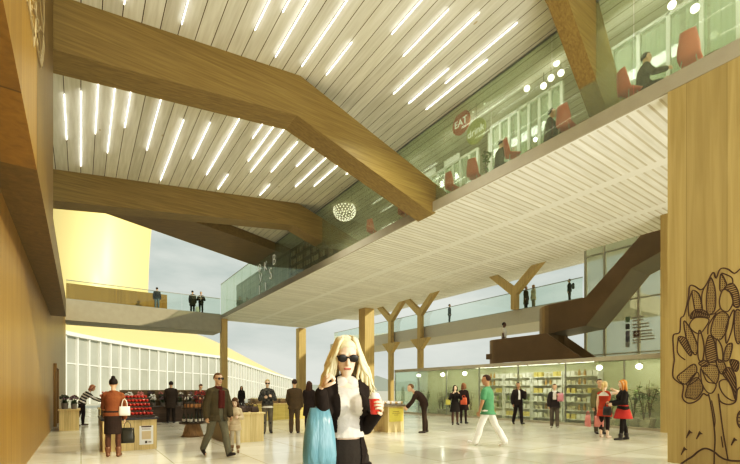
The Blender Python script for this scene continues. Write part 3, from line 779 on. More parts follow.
P['pinkbag'] = stand('person in dark jacket and pale scarf standing at the shop glass', 554.5, 428, 2, H=1.66, fem=True, head=(0,10), hair=('short',(.08,.05,.03)), shoes=(.35,.33,.30),
    arms=(((.25,-.2,-1),(-.3,-.7,.6)),((.22,-.1,-1),(.0,-.3,-1))), legs=((6,4,.02),(-6,4,.02)), wear=(('jacket',(.04,.03,.026),dict(o=.03,hem=-.12)),('trousers',(.13,.11,.085),dict(lw=.016)),('scarf',(.75,.72,.66),dict(tl=.2))))
P['olive'] = stand('dark-haired man in olive jacket half hidden behind the woman in red tunic', 599.5, 433.6, 25, H=1.80, hair=('short',(.03,.02,.015)), arms=(DOWN,DOWN), wear=(('jacket',(.16,.15,.07),dict(o=.03)),('trousers',(.10,.08,.05),{})))
P['tunic'] = stand('blonde woman in red tunic and cropped leggings shading her eyes with one arm', 604.5, 437.5, 158, H=1.70, fem=True, hair=('ponytail',(.55,.40,.20)), skin=SKINL, shoes=(.55,.42,.34),
    arms=(OUT,((.9,-.2,.1),(-.9,-.45,.35))), legs=((4,2,.06),(-4,2,.04)), face=False,
    wear=(('dress',(.40,.065,.03),dict(hem=-.26,o=.022,sleeve=0,flare=.035,neck=.42)),('top',(.62,.58,.52),dict(hem=.25,o=.014,sleeve=.1,name='blouse')),('leggings',(.03,.02,.018),dict(o=.008,leg=.62))))
P['redskirt'] = stand('ginger long-haired woman in black jacket, red skirt and black tights', 623, 440.5, -72, H=1.72, fem=True, hair=('long',(.50,.22,.06),.20), skin=SKINL, shoes=BLK, boot=.2,
    arms=(((.2,-.25,-1),(-.2,-.9,-.25)),((.2,-.2,-1),(-.2,-.9,-.1))), legs=((8,2,.03),(-8,3,.03)), wear=(('skirt',(.42,.05,.04),dict(hem=-.30,flare=.07)),('jacket',BLK,dict(o=.03,hem=-.05)),('tights',BLK,dict(o=.006))))
# on the footbridge, the gallery and the stair landing
bz = ZD
def on_bridge(px, Y): p = on_y(px, Y); p.z = bz; return p
P['b1'] = stand('lone person in dark jacket and blue jeans leaning on the footbridge rail', 157, 0, 170, at=on_bridge(157,36.3), H=1.75, face=False, wear=(('jacket',(.035,.035,.03),dict(o=.04)),('jeans',(.16,.20,.26),{})))
P['b2'] = stand('person in long dark green coat, left of the two talking on the footbridge', 193, 0, 160, at=on_bridge(192.5,36.3), H=1.85, build=1.1, face=False, wear=(('coat',(.045,.042,.028),dict(o=.045,hem=-.35)),('trousers',(.03,.028,.02),{})))
P['b3'] = stand('person in black jacket and pale shirt, right of the two talking on the footbridge', 200.5, 0, -10, at=on_bridge(201,36.3), H=1.85, arms=(((.35,0,-1),(-.5,-.8,.2)),((.35,0,-1),(-.5,-.8,.2))), wear=(('shirt',(.6,.57,.5),dict(o=.012,sleeve=.2)),('jacket',BLK,dict(o=.035,open=(-.06,.06))),('trousers',(.02,.018,.015),{})))
def on_gal(px, X=28.8): p = on_x(px, X); p.z = bz; return p
P['g1'] = stand('person in dark suit standing alone on the upper gallery', 449.5, 0, 80, at=on_gal(449.5), H=1.85, wear=(('jacket',(.03,.025,.02),dict(o=.03,hem=-.15)),('trousers',(.03,.025,.02),{})))
P['g2'] = stand('person in long brown coat at the gallery rail under the forked column', 526, 0, 60, at=on_gal(526), H=1.85, build=1.1, wear=(('coat',(.09,.065,.035),dict(o=.035,hem=-.5)),('trousers',(.05,.04,.03),{})))
P['g3'] = stand('person in cream jacket at the gallery rail next to the brown coat', 533, 0, -60, at=on_gal(533.5), H=1.85, hair=('long',(.45,.36,.24),.1), fem=True, wear=(('coat',(.68,.62,.48),dict(o=.035,hem=-.3)),('trousers',(.5,.42,.3),{})))
P['g4'] = stand('person with dark backpack on the gallery near the glazed wall', 569.5, 0, -95, at=on_gal(569.5,29.3), H=1.80, wear=(('jacket',(.045,.045,.03),dict(o=.03)),('trousers',(.05,.045,.03),{})))
lp = on_x(504, 19.9); lp.z = 3.505
P['landing'] = stand('dark-skinned person in white shirt on the bronze stair landing', 504, 0, 75, at=lp, H=1.80, skin=SKIND, hair=('short',BLK), wear=(('shirt',(.82,.80,.74),dict(o=.022,sleeve=.35)),('trousers',(.3,.28,.24),{})))
# ================================================================== the market hall across the square
bd = thing('building', 'long white glazed building with curved yellow roof across the square', 'building', (0,0,0))
top = [(44,41,7.5),(66,45,7.35),(98,50,7.3),(130,56,7.3),(176,65,7.25),(222,75,7.1),(246,90,6.6),(272,112,5.6),(292,132,4.6)]
tp = [(at_depth(px,t), z) for px,t,z in top]
def along(n):
    """evenly spaced points along the curved front"""
    seg = []; tot = 0
    for (a,za),(b_,zb) in zip(tp[:-1], tp[1:]): l = (b_-a).length; seg.append((tot,l,a,b_,za,zb)); tot += l
    out = []
    for i in range(n+1):
        s = tot*i/n
        for s0,l,a,b_,za,zb in seg:
            if s <= s0+l+1e-6:
                u = (s-s0)/l; out.append((a.lerp(b_,u), za+(zb-za)*u)); break
    return out
A = along(50)
vs = []; fs = []
for p,z in A: vs += [(p.x,p.y,-.2),(p.x,p.y,z)]
for i in range(len(A)-1): fs.append((2*i,2*i+2,2*i+3,2*i+1))
obj('glazing', G().add(vs,fs), plain('grey glazing', (.44,.46,.42), .25, vary=.35, vscale=.25), bd)
bk = []; fs = []
for p,z in A:
    q = p + V((-7,12,0)); bk += [(q.x,q.y,-.2),(q.x,q.y,z-.4)]
for i in range(len(A)-1): fs.append((2*i,2*i+2,2*i+3,2*i+1))
m_wh = plain('white frame paint', (.92,.92,.88), .4, vary=.03)
for i,(p,z) in enumerate(A[:-1]):
    q = A[i+1][0]; d = (q-p).normalized(); n = V((d.y,-d.x,0)); w_ = .17
    obj('mullion', G().prism([p+d*-w_/2+V((0,0,-.2)), p+d*w_/2+V((0,0,-.2)), p+d*w_/2+n*.25+V((0,0,-.2)), p-d*w_/2+n*.25+V((0,0,-.2))], (0,0,z+.2)), m_wh, bd)
g = G(); g2 = G()
for (p,z),(q,zq) in zip(A[:-1],A[1:]):
    d = (q-p).normalized(); n = V((d.y,-d.x,0))
    for (g_,lo,hi,off) in ((g,.0,.42,.5),(g2,-3.0-.05,-3.0+.07,.12)):
        g_.add([p+V((0,0,z+lo)),q+V((0,0,zq+lo)),q+n*off+V((0,0,zq+lo)),p+n*off+V((0,0,z+lo)),p+V((0,0,z+hi)),q+V((0,0,zq+hi)),q+n*off+V((0,0,zq+hi)),p+n*off+V((0,0,z+hi))],
          [(0,1,2,3),(4,7,6,5),(0,4,5,1),(1,5,6,2),(2,6,7,3),(3,7,4,0)])
obj('eaves', g, m_wh, bd); obj('transom', g2, m_wh, bd)
m_yel = plain('golden yellow roof skin', (.90,.71,.29), .42, vary=.05, vscale=.05, spec=.6)
ridge = [(30,62,15.5),(66,66,15),(98,70,14.6),(130,74,14.2),(176,80,13.4),(205,86,12.3),(226,93,10.9),(240,100,9.4),(258,112,7.0)]
rp_ = [(at_depth(px,t),z) for px,t,z in ridge]; m_ = len(tp)
vs = []; fs = []; K = 8
for (a,za),(b_,zb) in zip(tp, rp_):
    for k in range(K+1):
        u = k/K; p = a.lerp(b_,u); z = za+.4+(zb-za-.4)*sin(u*pi/2); vs.append((p.x,p.y,z))
for i in range(m_-1):
    for k in range(K): fs.append((i*(K+1)+k, (i+1)*(K+1)+k, (i+1)*(K+1)+k+1, i*(K+1)+k+1))
o = obj('roof', G().add(vs,fs), m_yel, bd, True); ss = o.modifiers.new('s','SUBSURF'); ss.levels = 2; ss.render_levels = 2
# the yellow tower that rises behind the footbridge
tw = thing('tower', 'huge smooth yellow tower bulging up behind the footbridge', 'tower', (0,0,0))
vs = []; fs = []; nz_ = 14; na_ = 18
pe = [(20,58),(60,60),(95,63),(128,70),(150,82)]
for j in range(nz_+1):
    v = j/nz_; z = -.2 + 46*v
    for i in range(na_+1):
        u = i/na_; px = 15 + (148 + 20*(v-.45)**2)*u - 15*u; t = 92 - 6*sin(u*pi*.8) + 12*u**3 - 4*sin(v*pi)
        p = at_depth(px, t); vs.append((p.x,p.y,z))
for j in range(nz_):
    for i in range(na_): a = j*(na_+1)+i; fs.append((a,a+1,a+na_+2,a+na_+1))
obj('skin', G().add(vs,fs), m_yel, tw, True)
# ================================================================== market stalls
def stall(label, x0, x1, y0, y1, h, top=None, name='market_stall', body=None, panel=True):
    t = thing(name, label, 'stall', (x0,y0,0)); w_, d = x1-x0, y1-y0; tt = .05
    obj('front_panel', G().box((0,0,0), (w_,.04,h-tt)), body or m_stall, t)
    obj('back_panel', G().box((0,d-.04,0), (w_,d,h-tt)), body or m_stall, t)
    for s in (0, w_-.04): obj('side_panel', G().box((s,.04,0), (s+.04,d-.04,h-tt)), body or m_stall, t)
    obj('counter_top', G().box((-.04,-.04,h-tt), (w_+.04,d+.04,h)), top or m_stall, t, bevel=.006)
    return t
def apple_mesh(): return G().lathe((0,0,0), [(.006,.062),(.02,.068),(.034,.058),(.039,.036),(.031,.010),(.012,0)][::-1], 9)
m_apple = plain('red apple skin', (.46,.035,.02), .35, vary=.4, vscale=14)
m_onion = plain('brown onion skin', (.30,.14,.05), .5, vary=.4, vscale=10)
# --- apple stall
S1 = stall('pale wooden stall with black counter heaped with red apples', .42,1.55,11.45,13.25,.78, m_black)
for k in range(5):
    obj('tier', G().box((.02,.12+.30*k,.78), (1.11,.42+.30*k,.83+.10*k)), m_darkwood, S1)
ap = None
for k in range(5):
    for r in (0,1):
        for i in range(13):
            x = .42+.50+.048+i*.0795*.62 if False else .42+.42+i*.0555*1.0
            if x > 1.51: continue
    
def place(proto, pos, rz=0, sc=None, label=None, group=None):
    o = proto.copy(); COL.objects.link(o); o.location = pos; o.rotation_euler = (0,0,rz)
    if sc: o.scale = (sc,sc,sc)
    if label: o['label'] = label
    if group: o['group'] = group
    return o
rnd = random.Random(3)
apm = obj('apple', apple_mesh(), m_apple, smooth=True); tag(apm, 'red apple in the tiered heap on the black-topped stall', 'apple', 'red apples on the stall')
onm = obj('onion', apple_mesh(), m_onion, smooth=True); tag(onm, 'brown onion on the left half of the black-topped stall', 'onion', 'onions on the stall')
fa = fo = True
for k in range(5):
    zt = .83+.10*k+.002
    for r in (0,1):
        for i in range(8):
            p = V((.42+.46+i*.083, 11.45+.19+.30*k+r*.15, zt))
            if fa: apm.location = p; fa = False
            else: place(apm, p, rnd.uniform(0,6))
        for i in range(5):
            p = V((.42+.048+i*.081, 11.45+.19+.30*k+r*.15, zt))
            if fo: onm.location = p; fo = False
            else: place(onm, p, rnd.uniform(0,6))
# poster on the front of the apple stall
ps = thing('poster', 'white printed poster on the front of the apple stall', 'poster', (1.17,11.445,.12))
obj('sheet', G().box((0,-.006,0), (.30,0,.46)), m_white, ps)
obj('heading', G().box((.04,-.008,.42), (.26,-.006,.455)), col((.08,.04,.03)), ps)
obj('picture', G().box((.05,-.008,.13), (.25,-.006,.33)), col((.62,.50,.32)), ps)
for k in range(2): obj('text_line', G().box((.05,-.008,.36+.025*k), (.24,-.006,.372+.025*k)), col((.3,.27,.24)), ps)
obj('emblem', G().box((.12,-.008,.03), (.17,-.006,.09)), col((.06,.05,.04)), ps)
obj('text_line', G().box((.19,-.008,.04), (.26,-.006,.08)), col((.35,.32,.28)), ps)

# --- bouquets
def bouquet(name, label, c, group, rs=1, leafy=.5, pot=(.20,.18,.15)):
    t = thing(name, label, 'flowers', (0,0,0), 0, group); r_ = random.Random(hash(name+str(c)) % 1000 if False else int(c[0]*977+c[1]*331))
    obj('bucket', G().lathe((0,0,0), [(.08,0),(.10,.18),(.105,.20),(.09,.20),(.085,.17)], 12), col(pot), t)
    lv = G()
    for k in range(40):
        a = r_.uniform(0,2*pi); e = r_.uniform(.2,1.3); p = V((0,0,.18)); d = V((cos(a)*cos(e),sin(a)*cos(e),sin(e)*1.1)); l = r_.uniform(.10,.20)
        sd = d.cross(V((0,0,1))).normalized()*.028; q = p+d*l
        lv.add([p, p+d*l*.55+sd, q, p+d*l*.55-sd], [(0,1,2,3)])
    fo_ = obj('foliage', lv, col((.055,.085,.03), .6, vary=.4), t)
    fl = G()
    for k in range(26):
        a = r_.uniform(0,2*pi); rr = sqrt(r_.random())*.125; z = .36+.12*(1-(rr/.125)**2)+r_.uniform(-.03,.03)
        fl.ell((rr*cos(a),rr*sin(a),z), (.034,.034,.028), 7, 5)
    obj('blossom', fl, col(c, .7, vary=.35, vscale=20), fo_, True)
    return t
bq = {}
def put_bouquet(key, c, kindlabel, pos, sc, label):
    if key not in bq: bq[key] = bouquet('flower_bouquet', kindlabel, c, None); o = bq[key]; o.location = pos
    else: o = dup(bq[key], pos, rnd.uniform(0,6))
    o.scale = (sc,sc,sc); o['label'] = label; o['group'] = label_group[key]; return o
label_group = dict(white='white flower bouquets', pink='pink flower bouquets', dark='dark leafy bouquets', violet='muted violet bouquets')
CB = dict(white=(.80,.78,.70), pink=(.62,.26,.24), dark=(.07,.085,.04), violet=(.22,.15,.17))
def row(keys, x0, x1, y, z, n, sc, what):
    for i in range(n):
        k = keys[i % len(keys)]; x = x0+(x1-x0)*(i+.5)/n
        put_bouquet(k, CB[k], '', V((x, y+rnd.uniform(-.05,.05), z)), sc*rnd.uniform(.88,1.1), dict(white='bucket of white flowers', pink='bucket of pink flowers', dark='bucket of dark green foliage', violet='bucket of muted violet flowers')[k]+' '+what)
T2 = stall('narrow pale wooden flower table against the oak wall', -.62,-.04,18.3,19.5,.76)
row(['dark','violet'], -.60,-.06,18.55,.762,2,1.0,'on the table by the oak wall'); row(['violet','dark'], -.60,-.06,19.1,.762,2,1.05,'on the table by the oak wall')
T3 = stall('long pale wooden flower table reached by the striped top', .62,2.35,19.6,21.0,.72)
row(['violet','pink','dark','white'], .62,2.35,19.95,.722,4,1.05,'on the long pale flower table')
row(['pink','dark','white','pink'], .62,2.35,20.60,.722,4,1.35,'on the long pale flower table')
T4 = stall('dark brown flower table in front of the man in the overcoat', 2.55,5.0,20.75,22.0,.70, m_darkwood, body=m_darkwood)
row(['white','violet','white','dark','white','violet','white'], 2.55,5.0,21.05,.702,7,.9,'on the dark brown table')
row(['white','dark','white','violet','white','dark'], 2.55,5.0,21.65,.702,6,1.05,'on the dark brown table')
# back shelf of wood behind the flower tables
sh = thing('display_shelf', 'long brown wooden display shelf behind the flower tables', 'shelf', (1.6,23.6,0))
m_bw = wood('brown crate wood', (.17,.115,.055), (.28,.20,.10), 'x', .6, 1, board=.3, baxis='x')
obj('back', G().box((0,.55,0), (4.6,.6,1.45)), m_bw, sh)
for z in (.45,.95): obj('shelf_board', G().box((0,0,z-.04), (4.6,.55,z)), m_bw, sh)
for x in (0,1.5,3.05,4.54): obj('upright', G().box((x,0,0), (x+.06,.55,1.40)), m_bw, sh)
row(['dark','white','violet','pink','dark','white','violet'], 1.7,6.1,23.87,.952,9,.8,'on the brown display shelf')

# --- bottle rack on its round plinth
rk = thing('bottle_rack', 'round two-tier bottle rack on a tapered brown wooden plinth', 'rack', (2.9,13.9,0))
obj('plinth', G().lathe((0,0,0), [(.34,0),(.30,.06),(.21,.38),(.24,.40)], 20), wood('brown plinth wood', (.20,.12,.05), (.33,.21,.09), 'z', .5, 1), rk, True)
obj('tray', G().lathe((0,0,.40), [(.0,0),(.40,0),(.41,.05),(.38,.05),(.37,.03),(0,.03)], 22), m_darkwood, rk)
obj('tray', G().lathe((0,0,.86), [(.0,0),(.34,0),(.35,.05),(.32,.05),(.31,.03),(0,.03)], 22), m_darkwood, rk)
for a in (.8,2.4,3.9,5.5): obj('post', G().cap((.31*cos(a),.31*sin(a),.45),.014,(.31*cos(a),.31*sin(a),1.28),.014), m_darkwood, rk)
obj('hoop', G().tube([(.31*cos(2*pi*k/20),.31*sin(2*pi*k/20),1.27) for k in range(21)], .014), m_darkwood, rk)
bt = thing('bottle', 'dark bottle with pale label on the lower tray of the round rack', 'bottle', (0,0,0), 0, 'bottles on the round rack')
gb_ = obj('glass_body', G().lathe((0,0,0), [(.034,0),(.036,.02),(.036,.15),(.014,.20),(.013,.27),(0.0,.272)], 10), col((.035,.045,.02), .2), bt, True)
obj('paper_label', G().lathe((0,0,.04), [(.0368,0),(.0368,.085)], 10), m_white, gb_)
for k in range(13):
    a = 2*pi*k/13; p = V((2.9+.29*cos(a)*.95, 13.9+.29*sin(a)*.95, .432))
    if abs(min((abs(a-q) for q in (.8,2.4,3.9,5.5)))) < .17: p = V((2.9+.21*cos(a), 13.9+.21*sin(a), .432))
    if k == 0: bt.location = p
    else: dup(bt, p)
jr = thing('jar', 'squat amber jar on the upper tray of the round rack', 'jar', (0,0,0), 0, 'jars on the round rack')
jb_ = obj('jar_body', G().lathe((0,0,0), [(.045,0),(.05,.02),(.05,.10),(.04,.12)], 10), col((.42,.22,.07), .3), jr, True)
obj('lid', G().lathe((0,0,.118), [(.043,0),(.043,.025),(0,.027)], 10), col((.12,.07,.03)), jb_)
for k in range(9):
    a = 2*pi*k/9+.1; p = V((2.9+.2*cos(a), 13.9+.2*sin(a), .892))
    if k == 0: jr.location = p
    else: dup(jr, p)

# --- wooden counter beside the girl with dark leather goods
S6 = stall('plain pale wooden counter beside the girl in the pale coat', 3.25,4.27,11.4,13.1,.82)
def pouch(name, label, c, w_=.26, d=.14, h=.16):
    t = thing(name, label, 'bag', (0,0,0), 0, None)
    g = G(); g.loft([(V((0,0,0)),V((w_/2,0,0)),V((0,d/2,0))),(V((0,0,.03)),V((w_/2*1.05,0,0)),V((0,d/2*1.08,0))),(V((0,0,h*.7)),V((w_/2*.92,0,0)),V((0,d/2*.7,0))),(V((0,0,h)),V((w_/2*.8,0,0)),V((0,d/2*.25,0)))], 14)
    lb_ = obj('leather_body', g, col(c, .5), t, True)
    obj('strap', G().tube([(w_*.33*cos(a),0,h*.93+h*.55*sin(a)) for a in [pi*k/8 for k in range(9)]], .009), col((.03,.02,.015)), lb_)
    return t
lb = pouch('leather_pouch', 'small dark leather bag laid out on the plain wooden counter', (.06,.035,.02)); lb['group'] = 'leather bags on the counter'
first = True
for r in range(4):
    for i in range(3):
        p = V((3.45+i*.32, 11.62+r*.38, .822))
        if first: lb.location = p; first = False
        else:
            o = dup(lb, p, rnd.uniform(-.3,.3)); 
# --- produce counter behind the couple
S7 = stall('yellowish produce counter behind the couple in dark clothes', 6.7,10.6,19.2,20.4,.80, body=wood('yellow crate wood', (.42,.34,.10), (.56,.46,.17), 'x', .6, 1, board=.4, baxis='x'))
ct = thing('produce_crate', 'slatted wooden crate of pale produce on the yellowish counter', 'crate', (0,0,0), 0, 'crates on the yellowish counter')
g = G()
for z in (.0,.07,.14): g.box((-.27,-.2,z+.005),(.27,-.185,z+.055)); g.box((-.27,.185,z+.005),(.27,.2,z+.055)); g.box((-.27,-.185,z+.005),(-.255,.185,z+.055)); g.box((.255,-.185,z+.005),(.27,.185,z+.055))
g.box((-.25,-.18,0),(.25,.18,.012))
obj('slats', g, m_bw, ct)
g = G()
for k in range(38): g.ell((rnd.uniform(-.2,.2),rnd.uniform(-.13,.13),.14+rnd.uniform(0,.09)), (.05,.05,.042), 8, 6)
o = obj('produce', g, col((.62,.55,.36), .6, vary=.4, vscale=9), ct, True); o['kind'] = 'stuff'
first = True
for r in range(2):
    for i in range(6):
        p = V((7.05+i*.64, 19.48+r*.6, .802))
        if first: ct.location = p; first = False
        else: dup(ct, p, rnd.uniform(-.05,.05))
row(['white','dark','pink','white'], 10.9,12.9,20.2,.0,4,1.25,'on the floor past the yellowish counter')

# --- bread stall on the right
S8 = thing('market_stall', 'bread stall with grey counter and yellow sign board', 'stall', (7.55,11.2,0))
obj('counter_top', G().box((0,0,.88), (1.80,.95,.94)), col((.20,.17,.12)), S8, bevel=.006)
obj('cabinet', G().box((1.05,.05,0), (1.74,.9,.88)), m_stall, S8)
for x,y in ((.06,.06),(.06,.86)): obj('leg', G().box((x-.04,y-.04,0), (x+.04,y+.04,.88)), m_stall, S8)
sg = obj('sign_board', G().box((1.10,.034,.36), (1.70,.05,.84)), col((.62,.52,.10), .6), S8); sg['label'] = 'yellow board with small handwritten lines'
for k,(a,b_) in enumerate(((.15,.42),(.12,.47),(.2,.38))):
    obj('writing', G().box((1.10+a,.028,.70-.06*k), (1.10+b_,.034,.715-.06*k)), col((.22,.17,.04)), sg)
cn = thing('bread_loaf', 'pale crusty loaf in white paper on the bread stall', 'bread', (0,0,0), 0, 'wrapped loaves on the bread stall')
obj('loaf', G().cap((-.07,0,.055),.045,(.07,0,.065),.05,10), col((.55,.38,.18), .7, vary=.3, vscale=12), cn, True)
obj('paper_wrap', G().loft([(V((-.10,0,.05)),V((0,.048,0)),V((0,0,.048))),(V((.02,0,.06)),V((0,.066,0)),V((0,0,.058)))], 10, cap=False), m_white, cn, True)
first = True
for r in range(4):
    for i in range(7):
        p = V((7.55+.16+i*.245, 11.2+.14+r*.22, .942+ (0)))
        if first: cn.location = p; first = False
        else: dup(cn, p, rnd.uniform(-.7,.7))
        if first is False and r in (1,2) and i % 2 == 0: pass

# ================================================================== bags and the drink, each placed in a hand
def carrier(name, label, top, w_, d, h, c, rz=0, strap=.10, matl=None, cat='bag', rough=.5, prof=((0,.88,.55),(.04,1.0,.95),(.35,1.04,1.1),(.75,.90,.7),(1,.84,.32))):
    """soft bag hanging from `top` (world point of the hand), opening up"""
    t = thing(name, label, cat, V(top)-V((0,0,h+strap)), rz)
    g = G(); rs = []
    for u,k,dd in prof:
        rs.append((V((0,0,h*u)), V((w_/2*k,0,0)), V((0,d/2*dd,0))))
    vs0 = len(g.v); g.loft(rs, 20)
    for i in range(vs0, len(g.v)):
        p = g.v[i]; q = p.x/(w_/2); s = abs(q)**.55*(1 if q>0 else -1); p.x = s*w_/2*min(1.04, 1.0)
    o = obj('bag_body', g, matl or col(c, rough), t, True); 
    for s in (-1,1):
        pts = [(w_*.24*prof[-1][1]/.84*cos(a), s*d*.10, h*.97+(strap+.01)*sin(a)) for a in [pi*k/8 for k in range(9)]]
        obj('handle', G().tube(pts, .007, 6), matl or col(c, rough), o)
    return t
def hand(F, i, k=.085): return F.w(F.WR[i]+F.HD[i]*k)
m_blue = None
def plastic():
    m, nt, b = _mat('pale blue plastic'); b.inputs['Base Color'].default_value = (.22,.52,.68,1); b.inputs['Roughness'].default_value = .28
    b.inputs['Transmission Weight'].default_value = .15
    tc = N(nt, 'ShaderNodeTexCoord'); mp = N(nt, 'ShaderNodeMapping'); mp.inputs['Scale'].default_value = (26,26,4); nt.links.new(tc.outputs['Object'], mp.inputs['Vector'])
    nz = N(nt, 'ShaderNodeTexNoise'); nz.inputs['Scale'].default_value = 1; nz.inputs['Detail'].default_value = 3; nt.links.new(mp.outputs['Vector'], nz.inputs['Vector'])
    bp = N(nt, 'ShaderNodeBump'); bp.inputs['Strength'].default_value = .7; bp.inputs['Distance'].default_value = .02; nt.links.new(nz.outputs['Fac'], bp.inputs['Height']); nt.links.new(bp.outputs['Normal'], b.inputs['Normal'])
    rp = N(nt, 'ShaderNodeValToRGB'); rp.color_ramp.elements[0].color = (.10,.27,.38,1); rp.color_ramp.elements[1].color = (.22,.44,.54,1); nt.links.new(nz.outputs['Fac'], rp.inputs['Fac']); nt.links.new(rp.outputs['Color'], b.inputs['Base Color'])
    return m
# blue carrier bag in the crook of the woman's arm
el = fgw.w(fgw.EL[1]); wr = fgw.w(fgw.WR[1])
bp_ = el.lerp(wr, .30)
carrier('carrier_bag', 'pale blue plastic carrier bag hanging from the blonde woman\'s arm', bp_+V((-.035,-.02,.085)), .215, .14, .375, (.3,.6,.75), fgw.rz, .045, plastic(), prof=((0,.80,.5),(.03,.98,.85),(.2,1.03,1.1),(.5,.90,1.0),(.8,.62,.7),(1,.36,.4)))
# red drink in her other hand
hd = fgw.w(fgw.WR[0]+fgw.HD[0]*.075); md, wd = fgw.pal[0]
mdw = (Matrix.Rotation(fgw.rz,3,'Z') @ md); c = hd + mdw*.045
cup_ = cup = thing('drink_cup', 'clear cup of red fruit drink with white lid in the blonde woman\'s hand', 'cup', c+V((0,0,-.055)))
obj('drink', G().lathe((0,0,0), [(.028,0),(.034,.004),(.045,.125)], 20), plain('red fruit drink', (.72,.07,.05), .15, vary=.1), cup, True)
obj('lid', G().lathe((0,0,.125), [(.048,0),(.049,.012),(.044,.016),(.036,.040),(.012,.05),(0,.05)], 20), m_white, cup, True)
# bags of the others
F = P['bun']
carrier('tote_bag', 'black shiny tote bag in the hand of the woman with the dark bun', hand(F,1)+V((.05,-.02,.0)), .28,.13,.34, (.025,.025,.015), F.rz, .14, rough=.3)
p = F.w(F.SH[1]+V((-.08,.12,-.20)))
carrier('shoulder_bag', 'white leather shoulder bag on the back of the woman with the dark bun', p+V((0,0,.10)), .22,.10,.20, (.78,.74,.66), F.rz, .16)
F = P['girl']; carrier('handbag', 'small brown leather bag held low by the girl in the pale coat', hand(F,1)+V((-.05,-.06,.0)), .18,.09,.16, (.25,.13,.05), F.rz, .12)
F = P['coatback']; carrier('handbag', 'black handbag on the arm of the woman in the knee coat', hand(F,1)+V((.10,.06,.10)), .22,.10,.18, BLK, F.rz, .08)
F = P['camera']; carrier('shoulder_bag', 'yellow green bag at the side of the woman in black dress', F.w(F.HIP[1]+V((-.24,-.06,.33))), .20,.09,.22, (.42,.38,.08), F.rz, .10)
F = P['orange']; carrier('shoulder_bag', 'orange red bag worn on the back of the brown-haired woman', F.w(F.sp(.30)[0]+V((-.10,.24,0))), .28,.12,.30, (.62,.13,.05), F.rz, .10)
F = P['pinkbag']; carrier('shopping_bag', 'pink bag at the side of the person with the pale scarf', F.w(F.WR[0]+V((.06,-.02,.18))), .22,.10,.30, (.62,.26,.30), F.rz, .06)
F = P['tunic']
h = hand(F,0)
carrier('shopping_bag', 'pink paper shopping bag, nearer one of two held by the red tunic woman', h+V((-.03,-.06,.02)), .26,.10,.34, (.66,.28,.25), F.rz+.5, .12)
carrier('shopping_bag', 'pink paper shopping bag, farther one tilted out beside the red tunic woman', h+V((-.22,.18,.04)), .26,.10,.36, (.60,.24,.22), F.rz-.6, .12)
F = P['redskirt']; carrier('handbag', 'large black handbag held in front of the red skirt', hand(F,1)+V((-.07,-.03,.0)), .26,.12,.26, BLK, F.rz+.6, .10)
F = P['b3']; carrier('shopping_bag', 'white bag between the two people talking on the footbridge', on_bridge(197.3,36.3)+V((0,0,.72)), .30,.14,.5, (.7,.68,.62), 0, .14)
F = P['g4']
bp2 = thing('backpack', 'dark backpack worn by the person near the glazed wall', 'backpack', F.w(F.sp(.10)[0]+V((0,.155,0))), F.rz)
obj('pack_body', G().cap((0,.085,.08),.10,(0,.085,.34),.09,12,.9), col((.03,.032,.022)), bp2, True)
cup_.scale = (.82,.82,.82)
# ================================================================== glass shop under the balcony
XS = 16.7
sf = thing('shop_front', 'long low glass shop front of tall clear panes on the right', 'shop front', (XS,0,0))
ys = [5.0,7.3,9.6,11.9,14.2,16.5,18.8,21.1]
for a,b_ in zip(ys[:-1],ys[1:]): obj('pane', G().box((-.01,a+.01,.08), (.01,b_-.01,2.66)), m_glassS, sf)
for y in ys: obj('mullion', G().box((-.02,y-.018,.0), (.05,y+.018,2.68)), m_rail, sf)
obj('plinth', G().box((-.04,5.0,0), (.10,21.1,.09)), m_conc, sf)
obj('head_rail', G().box((-.05,5.0,2.58), (.06,21.1,2.75)), m_conc, sf)
obj('pane', G().box((.05,21.09,.08), (1.8,21.11,2.66)), m_glassS, sf)
obj('roof_panel', G().box((.06,5.0,2.67), (1.85,21.1,2.75)), m_conc, sf)
struct('wall_shop', G().box((18.52,5.0,0), (18.6,21.1,2.66)), plain('pale green plaster', (.60,.62,.46), .8, vary=.25, vscale=.7))
SH0 = 18.02
# shelving
gd = []
def goods(name, label, cat, group, mk, c):
    t = mk(name, c); tag(t, label, cat, group); return t
def carton(name, c): return obj(name, G().box((-.10,-.09,0),(.10,.09,.22)), col(c, .6), bevel=.01)
def tub(name, c): return obj(name, G().lathe((0,0,0), [(.07,0),(.085,.14),(.09,.15),(.09,.17),(0,.175)], 10), col(c,.5), smooth=True)
def flask(name, c): return obj(name, G().lathe((0,0,0), [(.055,0),(.058,.02),(.058,.18),(.022,.24),(.02,.29),(0,.292)], 10), col(c,.35), smooth=True)
kinds = [goods('carton','white carton on the shop shelves','carton','white cartons on the shelves',carton,(.82,.80,.72)),
         goods('carton','yellow carton on the shop shelves','carton','yellow cartons on the shelves',carton,(.72,.58,.18)),
         goods('tub','cream tub on the shop shelves','tub','cream tubs on the shelves',tub,(.80,.74,.56)),
         goods('flask','olive green bottle on the shop shelves','bottle','green bottles on the shelves',flask,(.22,.28,.10)),
         goods('flask','amber bottle on the shop shelves','bottle','amber bottles on the shelves',flask,(.48,.30,.10))]
used = [False]*5
units = ['first','second','third','fourth']
su0 = None
